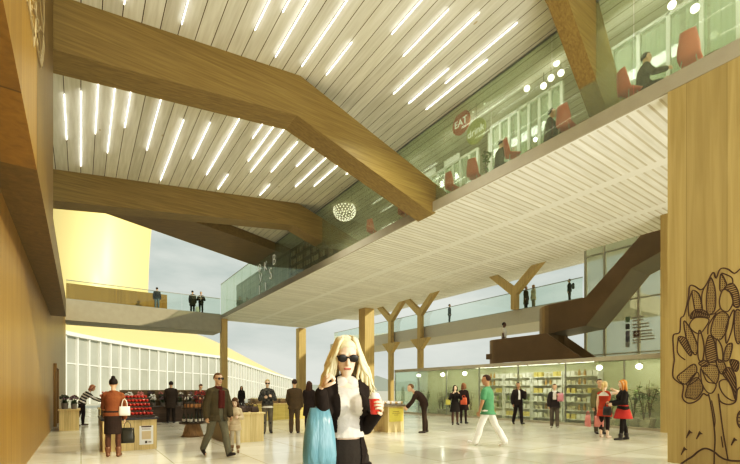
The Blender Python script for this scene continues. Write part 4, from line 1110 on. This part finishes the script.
for u in range(4):
    y0 = 8.9+u*1.62
    lab = ['white shop shelf unit farthest right behind the glass','white shop shelf unit behind the person with the pale scarf','white shop shelf unit behind the man on the phone','white shop shelf unit farthest left behind the glass'][u]
    if su0 is None:
        su0 = su = thing('shelf_unit', lab, 'shelf', (SH0,y0,0), 0, 'shop shelf units')
        obj('back', G().box((.40,0,0),(.43,1.56,2.3)), m_white, su)
        for y in (0,1.52): obj('upright', G().box((0,y,0),(.40,y+.04,2.3)), m_white, su)
        for k in range(6): obj('shelf_board', G().box((.0,.04,.16+.385*k-.03),(.40,1.52,.16+.385*k)), m_white, su)
    else: su = dup(su0, (SH0,y0,0), 0, lab)
    for k in range(6):
        seq = rnd.choice(([0,2],[0,0,1],[2,4],[3,0],[1,2],[0,4]))
        for i in range(6):
            q = seq[(i//2) % len(seq)]; p = V((SH0+.16+rnd.uniform(-.03,.03), y0+.17+i*.244, .161+.385*k))
            if not used[q]: kinds[q].location = p; used[q] = True
            else: place(kinds[q], p, rnd.uniform(-.1,.1))
# plants
def plant(name, label, n, hgt, spread, c, lw=.05, cat='plant', group=None, pot=(.45,.42,.36), seed=1):
    t = thing(name, label, cat, (0,0,0), 0, group); r_ = random.Random(seed)
    obj('pot', G().lathe((0,0,0), [(.13,0),(.17,.28),(.175,.30),(.15,.30),(.14,.26)], 14), col(pot), t, True)
    st_ = G(); lv = G()
    for k in range(7):
        a = r_.uniform(0,6.28); tip = V((spread*.6*cos(a),spread*.6*sin(a),hgt*r_.uniform(.7,1))); mid = V((tip.x*.3,tip.y*.3,hgt*.5)); st_.tube([(0,0,.25),mid,tip],[.016,.012,.005],5)
        for j in range(n):
            u = r_.uniform(.25,1); p = V((0,0,.25)).lerp(mid,u*2) if u < .5 else mid.lerp(tip,u*2-1)
            b_ = r_.uniform(0,6.28); d = V((cos(b_),sin(b_),r_.uniform(-.2,.8))).normalized(); l = r_.uniform(.6,1.2)*spread*.55; s = d.cross(V((0,0,1))).normalized()*lw*r_.uniform(.7,1.3)
            lv.add([p,p+d*l*.5+s,p+d*l-V((0,0,l*.2)),p+d*l*.5-s],[(0,1,2,3)])
    obj('stem', st_, col((.12,.09,.04)), t); obj('foliage', lv, col(c,.55,vary=.45,vscale=4), t)
    return t
pa = plant('potted_plant','leafy green plant in stone pot inside the shop, right end',9,1.5,.34,(.16,.24,.08),.06,group='green plants in the shop',seed=2)
pb = plant('potted_plant','pale flowering plant in stone pot inside the shop, left end',9,1.3,.30,(.58,.56,.42),.05,group='pale plants in the shop',seed=5)
first = True
for y,x,s in ((5.9,17.35,1.15),(6.4,18.0,1.0),(6.9,17.35,1.1),(7.5,17.95,1.2),(8.1,17.4,.95),(5.35,18.05,1.2),(7.0,18.1,1.25),(8.5,18.0,1.1)):
    if first: pa.location = (x,y,0); o = pa; first = False
    else: o = dup(pa,(x,y,0),rnd.uniform(0,6))
    o.scale = (s,s,s)
for y,x,s in ((16.3,17.3,1.1),(17.5,17.95,1.2),(18.8,17.3,1.0),(20.2,17.9,1.2)): o = dup(pa,(x,y,0),rnd.uniform(0,6),'leafy green plant in stone pot inside the shop, left end'); o.scale = (s,s,s)
first = True
for y,x,s in ((15.8,17.9,1.1),(16.75,17.95,1.0),(17.4,17.3,1.15),(18.3,17.95,1.05),(19.4,17.75,1.15)):
    if first: pb.location = (x,y,0); o = pb; first = False
    else: o = dup(pb,(x,y,0),rnd.uniform(0,6))
    o.scale = (s,s,s)
# globe lamps in the shop
gl = thing('pendant_lamp','white globe lamp hanging inside the glass shop','lamp',(0,0,0),0,'globe lamps in the shop')
obj('globe', G().ell((0,0,0),(.11,.11,.10),14,10), emit('warm white globe',(1,.95,.8),14), gl, True)
obj('cord', G().tube([(0,0,.09),(0,0,.30)],.008,6), m_black, gl)
for k,(x,y) in enumerate(((17.3,6.0),(17.7,7.2),(17.3,8.5),(17.4,15.8),(17.5,17.6),(17.4,19.6))):
    if k == 0: gl.location = (x,y,2.36)
    else: dup(gl,(x,y,2.36))
sl0 = obj('fill_strip', G().box((-.03,-.75,0),(.03,.75,.03)), emit('shelf fill strip',(1,.94,.78),8)); tag(sl0,'white glowing strip added under the shop roof to brighten the shelves','lamp','added fill strips above the shelves')  # added glowing strips, tucked behind the head rail to brighten the shelves
for k in range(4):
    p = V((17.75,9.7+1.62*k,2.638))
    if k == 0: sl0.location = p
    else: place(sl0,p)
# directory sign printed on the glazed wall
dz = thing('directory_sign','list of small pictograms and text lines on the glazed wall','sign',(23.52,0,0))
for k,(py,c) in enumerate(((319.5,(.18,.26,.16)),(326.5,(.10,.10,.09)),(333.5,(.22,.22,.26)),(339,(.14,.14,.16)),(344.5,(.35,.36,.33)))):
    a = on_x(627.5,23.5,py); 
    obj('pictogram', G().box((-.012,a.y-.10,a.z-.14),(0,a.y+.10,a.z+.14)), col(c), dz)
    for j in range(2):
        if k == 4 and j: continue
        b_ = on_x(632.5,23.5,py-1.6+3*j); ln = [.5,.75,.9,1.0,.4][k]
        obj('text_line', G().box((-.012,b_.y-ln,b_.z-.035),(0,b_.y,b_.z+.035)), col((.42,.40,.34)), dz)
a = on_x(636.5,23.5,333.5); obj('cross_emblem', G().box((-.02,a.y-.14,a.z-.15),(-.012,a.y+.14,a.z+.15)), col((.12,.06,.03)), dz)
g = G().box((-.024,a.y-.09,a.z-.025),(-.02,a.y+.09,a.z+.025)); g.box((-.024,a.y-.025,a.z-.09),(-.02,a.y+.025,a.z+.09)); obj('cross', g, m_white, dz)
# ================================================================== upper floor behind the glass screen
# white-framed shop partition standing back from the screen
m_milk = glass('milky green glass', (.82,.88,.80), .05, edge=.3, haze=.17, hazec=(.78,.86,.72))
def partition(label, X, y0, y1, n, h):
    t = thing('shop_partition', label, 'partition', (X,y0,ZD)); L_ = y1-y0
    for i in range(n):
        a,b_ = i*L_/n+.05,(i+1)*L_/n-.05
        obj('pane', G().box((-.01,a,.05),(.01,b_,h)), m_milk, t)
    for i in range(n+1): obj('mullion', G().box((-.05,i*L_/n-.04,0),(.05,i*L_/n+.04,h)), col((.58,.62,.52)), t)
    obj('head', G().box((-.05,0,h-.06),(.05,L_,h+.02)), col((.58,.62,.52)), t)
    return t
X1 = 11.6
ya = on_x(742,X1).y; yb = on_x(612,X1).y
partition('white-framed shop partition nearest the oak wall on the upper floor', X1, ya-.6, yb, 5, 2.75)
partition('wide milky shop partition in the middle of the upper floor', X1, on_x(562,X1).y, on_x(492,X1).y, 7, 2.75)
partition('milky shop partition beyond the round hanging signs', X1, on_x(478,X1).y, on_x(418,X1).y, 8, 2.3)
# white sheets put in for pale reflections in the glass screen
cu = None
for k,(px,w_) in enumerate(((725,.5),(697,.4),(668,.5),(645,.5),(624,.35),(553,.7),(523,.6),(499,.9),(452,.8),(430,.7))):
    p = on_x(px,12.0); n = 14; vs=[]; fs=[]
    for i in range(n+1):
        y = -w_/2+w_*i/n; x = .05*sin(i*2.1); vs += [(x,y,0),(x,y,2.9)]
    for i in range(n): fs.append((2*i,2*i+2,2*i+3,2*i+1))
    if cu is None:
        cu = obj('streak', G().add(vs,fs), plain('sheer white drape',(.90,.93,.84),.9,vary=.05), smooth=True); o = cu
    else: o = place(cu,(0,0,0)); o.scale = (1,w_/.5,1)
    o.location = (12.0,p.y,ZD); tag(o,'tall white drape standing in for a reflection behind the upper floor partitions','streak','white reflection streaks upstairs')
# red chairs
def chair(label):
    t = thing('shell_chair',label,'chair',(0,0,ZD),0,None)
    red = col((.62,.13,.09),.45)
    g = G(); n=8; vs=[]; fs=[]
    for j in range(9):
        v=j/8
        for i in range(n+1):
            u=-1+2*i/n; w_=.23*(1-.35*max(0,v-.6)/.4*1.0) if v>.6 else .23
            if v<.45: y=-.22+.42*v/.45; z=.45-.03*(1-u*u)
            else: q=(v-.45)/.55; y=.20+.10*q; z=.45+.47*q
            vs.append((u*w_,y-.06*u*u*(v>.45),z+.02*u*u))
    for j in range(8):
        for i in range(n): a=j*(n+1)+i; fs.append((a,a+1,a+n+2,a+n+1))
    o=obj('seat_shell',G().add(vs,fs),red,t,True); s=o.modifiers.new('t','SOLIDIFY'); s.thickness=.02
    for sx in (-1,1):
        for sy in (-1,1): obj('leg',G().tube([(sx*.14,sy*.12,.43),(sx*.21,sy*.20,0)],.012,6),m_rail,t)
    return t
ch0=None
for k,(px,phi,lab) in enumerate(((690,80,'red shell chair nearest the oak wall on the upper floor'),(629,40,'red shell chair by the foot of the nearest timber leg'),(566,65,'red shell chair with high back in front of the milky partition'),(512,20,'red shell chair left of the dark table upstairs'),(474,70,'red shell chair beside the potted plant upstairs'),(452,50,'red shell chair by the middle timber leg upstairs'),(404,60,'red shell chair between two dark tables upstairs'),(372,60,'red shell chair farthest along the upper floor'))):
    p=on_x(px,10.16); rz=heading(px,phi+90)
    if ch0 is None: ch0=chair(lab); o=ch0; o.location=(p.x,p.y,ZD); o.rotation_euler=(0,0,rz)
    else: o=dup(ch0,(p.x,p.y,ZD),rz,lab)
    o['group']='red chairs upstairs'; o.scale=(.82,.82,.95)
# dark cafe tables
tb=None
for k,(px,lab) in enumerate(((716,'dark round cafe table right of the nearest red chair upstairs'),(589,'dark round cafe table near the oak wall timber leg'),(535,'dark round cafe table before the milky partition'),(470,'dark round cafe table under the round signs'),(398,'dark round cafe table past the middle timber leg'),(352,'dark round cafe table near the lit globe cluster'))):
    p=on_x(px,11.12)
    if tb is None:
        tb=thing('cafe_table',lab,'table',(p.x,p.y,ZD),0,'dark tables upstairs')
        obj('table_top',G().lathe((0,0,.70),[(0,0),(.36,0),(.36,.035),(0,.036)],22),m_darkwood,tb)
        obj('pedestal',G().lathe((0,0,.02),[(.05,0),(.035,.1),(.035,.68)],12),m_black,tb); obj('foot',G().lathe((0,0,0),[(.26,0),(.24,.02),(0,.03)],18),m_black,tb)
    else: dup(tb,(p.x,p.y,ZD),0,lab)
# seated guests
for k,(px,phi,lab) in enumerate(((642,100,'guest in dark clothes seated upstairs near the oak wall'),(549,80,'guest in dark clothes seated upstairs between the red chair and the wide partition'),(499,120,'guest in dark clothes seated upstairs before the milky partition'))):
    p=on_x(px,10.55); p.z=ZD
    F=figure(lab,p,heading(px,phi),H=1.72,lean=8,legs=((84,88,.08),(80,84,.08)),arms=(((.15,-.5,-.8),(-.15,-1,.0)),((.15,-.5,-.8),(-.15,-1,.1))),hair=('short',BLK),wear=(('jacket',(.05,.045,.03),dict(o=.026,hem=-.05)),('trousers',(.04,.035,.03),{})),vox=.014)
    st_=thing('stool','dark round stool under the '+lab.replace('guest in dark clothes seated upstairs','guest seated upstairs'),'stool',p,0)
    obj('seat',G().lathe((0,0,.355),[(0,0),(.17,0),(.17,.03),(0,.031)],16),m_darkwood,st_)
    for a in (.6,2.2,3.7,5.3): obj('leg',G().tube([(.12*cos(a),.12*sin(a),.355),(.17*cos(a),.17*sin(a),0)],.014,6),m_black,st_)
# globe pendants upstairs
gp=None
for k,(px,py) in enumerate(((527,88.5),(543.5,86),(551,78),(556.5,63),(561,73),(672,5),(695,8.5))):
    p=on_x(px,11.0,py)
    if gp is None:
        gp=thing('pendant_lamp','small white globe lamp hanging over the upper floor','lamp',p,0,'globe lamps upstairs')
        obj('globe',G().ell((0,0,0),(.085,.085,.08),14,10),emit('white globe',(1,.93,.82),4),gp,True)
        obj('cord',G().tube([(0,0,.07),(0,0,cz(11)-p.z-.01)],.006,5),m_black,gp)
    else:
        o=dup(gp,p)
        for c_ in o.children:
            if c_.name.startswith('cord'):
                c_.data=G().tube([(0,0,.07),(0,0,max(.12,cz(11)-p.z-.01))],.006,5).mesh('cord'); c_.data.materials.append(m_black)
# sparkling cluster lamp
p=on_x(344.5,10.9,211)
cl=thing('cluster_lamp','large round lamp of many tiny lit bulbs hanging upstairs','lamp',p)
r_=random.Random(9); bm=bmesh.new(); bmesh.ops.create_icosphere(bm,subdivisions=3,radius=.5)
pts=[v.co.copy() for v in bm.verts]; eds=[(e.verts[0].co.copy(),e.verts[1].co.copy()) for e in bm.edges]; bm.free()
g=G()
for q in pts: g.ell((q.x*1.1,q.y*1.1,q.z*.9),(.03,.03,.03),6,4)
obj('bulbs',g,emit('tiny bulbs',(1,.92,.78),2.5),cl,True)
g=G()
for a,b_ in eds: g.tube([(a.x*1.1,a.y*1.1,a.z*.9),(b_.x*1.1,b_.y*1.1,b_.z*.9)],.006,4)
obj('wire_frame',g,col((.30,.24,.15)),cl)
obj('cord',G().tube([(0,0,.44),(0,0,max(.5,cz(10.9)-p.z-.01))],.008,5),m_black,cl)
# round hanging signs
def disc(px,py,rad,c,txt,lab,X=10.3):
    p=on_x(px,X,py); t=thing('round_sign',lab,'sign',p,0)
    dc_ = obj('disc',G().lathe((0,0,0),[(0,-.025),(rad,-.025),(rad,.025),(0,.025)],28,up=(1,0,0)),c,t)
    me=text_mesh(txt,rad*.85); rot=Matrix(((0,0,-1),(-1,0,0),(0,1,0))).to_4x4(); me.transform(Matrix.Translation((-.032,0,0))@rot)
    link('lettering',me,emit('white sign lettering',(1,1,.95),.5),dc_)
    obj('cord',G().tube([(0,0,rad),(0,0,max(rad+.05,cz(X)-p.z-.01))],.007,5),m_black,t)
disc(461.3,123,.37,plain('coral red sign',(.60,.10,.06),.5,vary=.03),'EAT','round coral red sign lettered EAT hanging upstairs')
disc(476.2,131.5,.38,plain('pale yellow green sign',(.52,.56,.22),.5,vary=.03),'drink','round pale green sign with white script hanging upstairs')
p=on_x(480,10.6,100.5); t=thing('script_sign','small white lit script word hanging above the round signs','sign',p)
me=text_mesh('play',.42,.012); me.transform(Matrix(((0,0,-1),(-1,0,0),(0,1,0))).to_4x4()); link('lettering',me,emit('white neon',(1,1,.95),1.5),t)
obj('cord',G().tube([(0,0,.15),(0,0,max(.2,cz(10.6)-p.z-.01))],.006,5),m_black,t)
# plant upstairs
pu=dup(pa,on_x(487,10.35)+V((0,0,0)),1.0,'leafy plant in stone pot on the upper floor beside a red chair','upper floor plants'); q=on_x(486,10.2); pu.location=(q.x,q.y,ZD); pu.scale=(.6,.6,.8)
# bookshelf and its books
y0=on_x(329,10.25).y; y1=on_x(291,10.25).y
bs=thing('bookshelf','tall timber bookshelf full of books at the far end upstairs','bookshelf',(10.15,y0,ZD)); Lb=y1-y0
obj('back',G().box((.30,0,0),(.33,Lb,2.05)),m_darkwood,bs)
for k in range(5): obj('shelf_board',G().box((0,0,.02+.48*k),(.30,Lb,.05+.48*k)),m_bw,bs)
nd=5
for k in range(nd+1): obj('upright',G().box((0,Lb*k/nd-.02,0),(.30,Lb*k/nd+.02,2.0)),m_bw,bs)
bk=obj('book',G().box((0,-.022,0),(.20,.022,.30)),col((.66,.58,.42),.7)); bk2=obj('book',G().box((0,-.026,0),(.19,.026,.26)),col((.34,.22,.12),.7))
tag(bk,'cream spined book on the upstairs bookshelf','book','books with cream spines'); tag(bk2,'brown spined book on the upstairs bookshelf','book','books with brown spines')
fu=[True,True]
for k in range(4):
    for d_ in range(nd):
        for i in range(9):
            q=rnd.random(); o_=bk if q<.62 else bk2; j=0 if q<.62 else 1
            if rnd.random()<.12: continue
            p=V((10.17,y0+Lb*d_/nd+.10+i*(Lb/nd-.2)/8.5,ZD+.052+.48*k))
            if fu[j]: o_.location=p; fu[j]=False
            else: place(o_,p)
# grey tiled wall with white letters
y0=on_x(290,9.98).y+.1; y1=on_x(236.5,9.98).y
tw_=thing('tiled_panel','dark grey tiled panel behind the glass at the far end upstairs','panel',(9.97,y0,ZD))
def tiles():
    m,nt,b=_mat('grey tiles'); b.inputs['Roughness'].default_value=.5
    tc=N(nt,'ShaderNodeTexCoord'); sx=N(nt,'ShaderNodeSeparateXYZ'); nt.links.new(tc.outputs['Object'],sx.inputs[0])
    rg=N(nt,'ShaderNodeRGB'); rg.outputs[0].default_value=(.20,.20,.17,1)
    c=joint(nt,rg.outputs[0],sx.outputs['Y'],.42,.05,(.45,.45,.45),.35); c=joint(nt,c,sx.outputs['Z'],.42,.05,(.45,.45,.45),.35)
    nt.links.new(c,b.inputs['Base Color']); return m
obj('tile_face',G().box((0,0,0),(.10,y1-y0,1.85)),tiles(),tw_)
lt=thing('wall_letters','tall thin white letters on the far glass, OKB above VS and JI','letters',(9.80,0,0))
rot=Matrix(((0,0,-1),(-1,0,0),(0,1,0))).to_4x4()
for txt,px,py,s in (('O',259.5,268.5,.75),('K',265.5,266.5,.85),('B',274,260,.95),('V',260.5,278.5,.85),('S',270.5,274,1.05),('J',259.5,289.5,.75),('I',265.5,287,.8)):
    p=on_x(px,9.78,py); me=text_mesh(txt,s,.01,-.012); me.transform(rot); o=link('letter',me,emit('white letter',(.95,.95,.88),.15),lt); o.location=p-V((9.80,0,0))
# strip lights between the ceiling planks
m_strip=emit('linear light',(1,.97,.90),6.5); cache={}
rl=random.Random(21)
for bay,(a,b_) in dict(first=(-.5,9.9),second=(11.1,17.9)).items():
    lab={'first':'thin white strip light between the ceiling planks, bay before the front timber frame','second':'thin white strip light between the ceiling planks, bay behind the front timber frame'}[bay]
    k=0
    X=-.36
    while X < 9.2:
        if k % 2 == 0 or rl.random()<.10:
            y=a+rl.uniform(.2,2.5)
            while y < b_-1.2:
                ln=rl.choice((1.6,2.4,3.2,4.4)); ln=min(ln,b_-y-.1)
                if ln<.8: break
                key=round(ln,2)
                if key not in cache: cache[key]=G().box((-.006,0,-.008),(.006,ln,.008)).mesh('light_strip'); cache[key].materials.append(m_strip)
                o=link('strip_light',cache[key]); o.location=(X+.012,y,cz(X)-.045); tag(o,lab,'light','strip lights, '+bay+' bay')
                y+=ln+rl.uniform(1.8,4.5)
        X+=.36; k+=1
# ================================================================== line drawing of a tree on the right wall
XM=XB-.022
def A(x,y): return (670+x/4.643, 260+y/4.643)
def B(x,y): return (670+x/4.457, 360+y/4.457)
g=G()
def W(p): q=on_x(p[0],XM,p[1]); return V((XM,q.y,q.z))
def smooth(pts,closed=False,n=5):
    P_=[V((x,y)) for x,y in pts]; out=[]; m=len(P_)
    rng=range(m if closed else m-1)
    for i in rng:
        p0=P_[(i-1)%m] if closed or i>0 else P_[0]; p1=P_[i]; p2=P_[(i+1)%m]; p3=P_[(i+2)%m] if closed or i+2<m else P_[-1]
        for k in range(n):
            t=k/n; out.append(.5*((2*p1)+(p2-p0)*t+(2*p0-5*p1+4*p2-p3)*t*t+(3*p1-p0-3*p2+p3)*t**3))
    out.append(P_[0] if closed else P_[-1]); return [(v.x,v.y) for v in out]
def line(pts,r=.010,sm=True,closed=False):
    q=smooth(pts,closed) if sm else pts
    g.tube([W(p) for p in q],r,5)
def inside(p,poly):
    x,y=p; c=False; n=len(poly)
    for i in range(n):
        x1,y1=poly[i]; x2,y2=poly[(i+1)%n]
        if (y1>y)!=(y2>y) and x<(x2-x1)*(y-y1)/(y2-y1)+x1: c=not c
    return c
rm=random.Random(5)
def leaf(pts,fill=None,fine=1.0):
    q=smooth(pts,True,6); g.tube([W(p) for p in q],.010,5)
    if not fill: return
    xs=[p[0] for p in q]; ys=[p[1] for p in q]; x0,x1,y0,y1=min(xs),max(xs),min(ys),max(ys)
    if fill=='dots':
        y=y0
        while y<y1:
            x=x0+rm.uniform(0,1)
            while x<x1:
                if inside((x,y),q):
                    a=rm.uniform(0,3.1); d=.5
                    g.tube([W((x-d*cos(a),y-d*sin(a))),W((x+d*cos(a),y+d*sin(a)))],.008,4)
                x+=2.1*fine
            y+=1.9*fine
    else:
        a=fill; nx,ny=cos(R(a)),sin(R(a)); tx,ty=-ny,nx; cx,cy=(x0+x1)/2,(y0+y1)/2; s=-30
        while s<30:
            run=[]
            for k in range(-60,61):
                p=(cx+nx*s+tx*k*.5,cy+ny*s+ty*k*.5)
                if inside(p,q): run.append(p)
                else:
                    if len(run)>2: g.tube([W(run[0]),W(run[-1])],.012,4)
                    run=[]
            if len(run)>2: g.tube([W(run[0]),W(run[-1])],.012,4)
            s+=2.1
out=[A(20,464),A(15,400),A(16,348),A(45,335),A(50,272),A(66,255),A(85,180),A(92,122),A(115,122),A(142,138),A(165,120),A(200,58),A(214,85),A(234,42),A(268,42),A(300,62),A(335,38),A(372,60),A(400,45)]
line(out,.012); o2=[A(20,464),B(12,70),B(35,98),B(60,115),B(55,165),B(75,190),B(102,190),B(130,174),B(148,150),B(165,158),B(172,152)]
line(o2,.012); line([B(215,150),B(222,182),B(255,198),B(292,186),B(300,135),B(320,120),B(360,110)],.012)
leaf([A(103,142),A(135,160),A(150,235),A(120,240),A(108,190)],'dots'); line([A(103,142),A(85,200),A(88,262)])
leaf([A(188,82),A(210,140),A(208,230),A(175,250),A(170,165)],'dots',.85)
line([A(188,82),A(150,150),A(148,225)])
leaf([A(95,272),A(105,240),A(135,228),A(168,240),A(182,268),A(135,262)],15)
leaf([A(90,300),A(120,268),A(180,275),A(160,320),A(135,342),A(105,328)])
leaf([A(138,325),A(158,400),A(150,470),A(132,455),A(130,380)])
leaf([A(180,352),A(205,375),A(218,464),A(175,470),A(165,410)],70)
leaf([A(190,340),A(205,270),A(240,240),A(272,262),A(262,330),A(228,372)],'dots')
leaf([A(230,185),A(245,140),A(275,145),A(292,195),A(270,238),A(238,228)])
leaf([A(255,130),A(290,108),A(318,150),A(322,215),A(296,212),A(288,160)],75)
leaf([A(236,65),A(262,110),A(250,135),A(232,140)],'dots'); line([A(240,60),A(285,80),A(292,108)])
leaf([A(296,230),A(290,310),A(262,388),A(262,310)])
leaf([A(305,235),A(335,250),A(340,330),A(318,390),A(300,340)],'dots',.85)
leaf([A(38,362),A(75,365),A(100,430),A(88,440)],40)
line([A(38,362),A(35,430),A(70,464)])
leaf([A(64,285),A(95,320),A(128,400),A(115,440),A(80,380)],'dots',1.1)
line([A(130,240),A(190,255),A(235,225)]); line([A(215,245),A(180,300),A(175,345)])
leaf([A(215,370),A(240,400),A(246,460),A(225,470)])
leaf([A(262,400),A(290,390),A(275,460),A(250,464)],'dots',.9)
leaf([B(32,76),B(62,48),B(108,18),B(118,55),B(75,105),B(50,100)],'dots')
leaf([B(68,160),B(85,105),B(122,78),B(148,125),B(118,172),B(90,170)],'dots',.8)
leaf([B(75,105),B(118,55),B(128,80),B(88,110)])
leaf([B(138,35),B(170,22),B(208,28),B(218,65),B(205,105),B(170,75)],'dots')
leaf([B(138,38),B(165,95),B(205,108),B(190,145),B(165,142),B(142,100)])
leaf([B(222,95),B(255,90),B(282,140),B(290,182),B(250,165),B(225,130)])
leaf([B(235,60),B(262,32),B(292,75),B(292,175),B(270,110)],150)
leaf([B(205,0),B(240,10),B(250,50),B(225,60)],'dots',.9); leaf([B(150,0),B(175,18),B(150,30),B(128,15)],60)
leaf([B(268,0),B(305,8),B(300,48),B(280,42)],30)
line([B(172,152),B(188,235),B(200,340),B(197,420),B(196,470)]); line([B(215,150),B(225,235),B(238,330),B(258,445)])
line([B(185,180),B(200,260),B(198,300)],.008); line([B(228,340),B(236,390)],.008)
line([B(45,466),B(75,445),B(100,430),B(130,405),B(160,394),B(195,408),B(225,432),B(258,446),B(312,450),B(370,446)],.015)
for x,y in ((62,400),(85,325),(130,330),(285,358)):
    for k in range(4): line([B(x-12+k*5,y+22-k*9),B(x+2+k*4,y-12+k*4)],.010,False)
line([B(318+18*cos(a),265+38*sin(a)) for a in [2*pi*k/10 for k in range(10)]],.013,True,True)
for k in range(4): line([B(305,240+k*16),B(332,246+k*16)],.009,False)
mu=obj('wall_drawing',g,col((.07,.035,.012),.7)); tag(mu,'dark line drawing of a leafy tree on the oak wall','drawing')

g=G(); XM=-.419
def lf(pts,r=.008): g.tube([W(p) for p in smooth(pts)],r,4)
for pts in ([(27,0),(32,22),(37,46),(41,68)],[(33,0),(37,24),(41,50),(41,68)],[(40,0),(42,20),(44,44),(42,66)],[(30,0),(31,18),(33,34),(34,47)],[(36,2),(36,20),(35,36),(34,47)],[(44,0),(44,22),(43,46),(42,64)]): lf(pts)
for k in range(26):
    y=rm.uniform(4,62); x=29+y*.20+rm.uniform(0,9-y*.09); lf([(x,y),(x+rm.uniform(-1,1.4),y+rm.uniform(2,5))],.006)
lw_=obj('leaf_drawing',g,col((.42,.34,.20),.7)); tag(lw_,'pale thin leaf drawing high on the shaded oak at upper left','drawing')
# ================================================================== light and sky
w = bpy.data.worlds.new('sky'); SC.world = w; w.use_nodes = True; nt = w.node_tree
bg = nt.nodes['Background']; tc = N(nt, 'ShaderNodeTexCoord')
mp = N(nt, 'ShaderNodeMapping'); mp.inputs['Scale'].default_value = (1,1,3.2); nt.links.new(tc.outputs['Generated'], mp.inputs['Vector'])
nz = N(nt, 'ShaderNodeTexNoise'); nz.inputs['Scale'].default_value = 3.2; nz.inputs['Detail'].default_value = 7; nz.inputs['Roughness'].default_value = .55
nt.links.new(mp.outputs['Vector'], nz.inputs['Vector'])
rp = N(nt, 'ShaderNodeValToRGB'); e = rp.color_ramp.elements
e[0].position = .36; e[0].color = (.58,.68,.64,1); e[1].position = .62; e[1].color = (.93,.98,.91,1)
nt.links.new(nz.outputs['Fac'], rp.inputs['Fac'])
sx = N(nt, 'ShaderNodeSeparateXYZ'); nt.links.new(tc.outputs['Generated'], sx.inputs[0])
hz = N(nt, 'ShaderNodeMapRange'); hz.inputs['From Min'].default_value = .0; hz.inputs['From Max'].default_value = .35; hz.inputs['To Min'].default_value = 1; hz.inputs['To Max'].default_value = 0
nt.links.new(sx.outputs['Z'], hz.inputs['Value'])
mx = N(nt, 'ShaderNodeMix', data_type='RGBA'); mx.inputs['B'].default_value = (.88,.91,.85,1)
hz2 = M2(nt, 'MULTIPLY', hz.outputs['Result'], .6); nt.links.new(hz2, mx.inputs['Factor']); nt.links.new(rp.outputs['Color'], mx.inputs['A'])
nt.links.new(mx.outputs['Result'], bg.inputs['Color']); bg.inputs['Strength'].default_value = .86
sd = bpy.data.lights.new('sun', 'SUN'); sd.energy = 3.4; sd.angle = R(.8); sd.color = (1,.87,.62)
sun = bpy.data.objects.new('sun', sd); COL.objects.link(sun); sun.location = (8,-20,14)
d = V((-.5,.72,-.40)).normalized(); sun.rotation_euler = d.to_track_quat('-Z','Y').to_euler()
def area(name, loc, tgt, size, e, c):
    l = bpy.data.lights.new(name, 'AREA'); l.shape = 'RECTANGLE'; l.size, l.size_y = size; l.energy = e; l.color = c
    o = bpy.data.objects.new(name, l); COL.objects.link(o); o.location = loc
    o.rotation_euler = (V(tgt)-V(loc)).to_track_quat('-Z','Y').to_euler(); return o
fl = area('fill_light', (4,-4.5,2.2), (4,-3.2,4.4), (14,6), 1400, (1,.98,.92))  # added fill lamp behind the camera, lifts the plank ceiling
area('fill_light', (13.5,-5,.5), (13.5,-3.6,2.6), (7,4), 1000, (1,.98,.9))  # second added fill lamp out of view, lifts the balcony soffit
for y in (1.5,5.5,9.5,13.5): area('upstairs_fill', (10.4,y,10.35), (11.8,y,9.0), (3,.25), 42, (1,.98,.9))  # added fill lamps that brighten what stands behind the glass screen
for y in (7.0,11.0,13.0,16.0,19.0): area('shop_fill', (17.15,y,2.63), (17.6,y,1.2), (1.8,.12), 24, (1,.95,.8))  # added fill lamps hidden by the head rail, brighten the shop inside
q=at_depth(106,66); t_=at_depth(104,90); area('tower_fill', (q.x,q.y,26), (t_.x,t_.y,27), (3,3), 6000, (1,.98,.92))  # added unseen lamp that makes the bright spot on the tower
for x,y,z,e in ((3.2,7.4,9.2,900),(3.2,14.5,9.3,1100),(7.2,8.2,9.8,900),(7.4,15.2,9.9,1100),(13.5,8.5,7.3,700),(13.5,15,7.3,700),(13.5,24,7.3,600),(5.5,23,9.3,700)):
    l = bpy.data.lights.new('floor_fill','SPOT'); l.energy = e; l.spot_size = R(130); l.spot_blend = .9; l.shadow_soft_size = .05; l.color = (1,.96,.86)  # added unseen spots under ceiling and soffit to brighten the floor
    o = bpy.data.objects.new('floor_fill', l); COL.objects.link(o); o.location = (x,y,z)
SC.view_settings.view_transform = 'Standard'; SC.view_settings.look = 'None'; SC.view_settings.exposure = -.05
vs_ = SC.view_settings; vs_.use_curve_mapping = True; cm = vs_.curve_mapping
for ci, pts in ((3, ((.0,.0),(.10,.072),(.30,.288),(.55,.565),(.80,.80),(1,.97))), (2, ((0,0),(.5,.488),(1,.98))), (0, ((0,0),(.5,.503),(1,1)))):
    cv = cm.curves[ci]
    while len(cv.points) > 2: cv.points.remove(cv.points[1])
    cv.points[0].location = pts[0]; cv.points[1].location = pts[-1]
    for p_ in pts[1:-1]: cv.points.new(*p_)
cm.update()
SC.cycles.use_denoising = True; SC.cycles.max_bounces = 8; SC.cycles.transparent_max_bounces = 24; SC.cycles.sample_clamp_indirect = 4
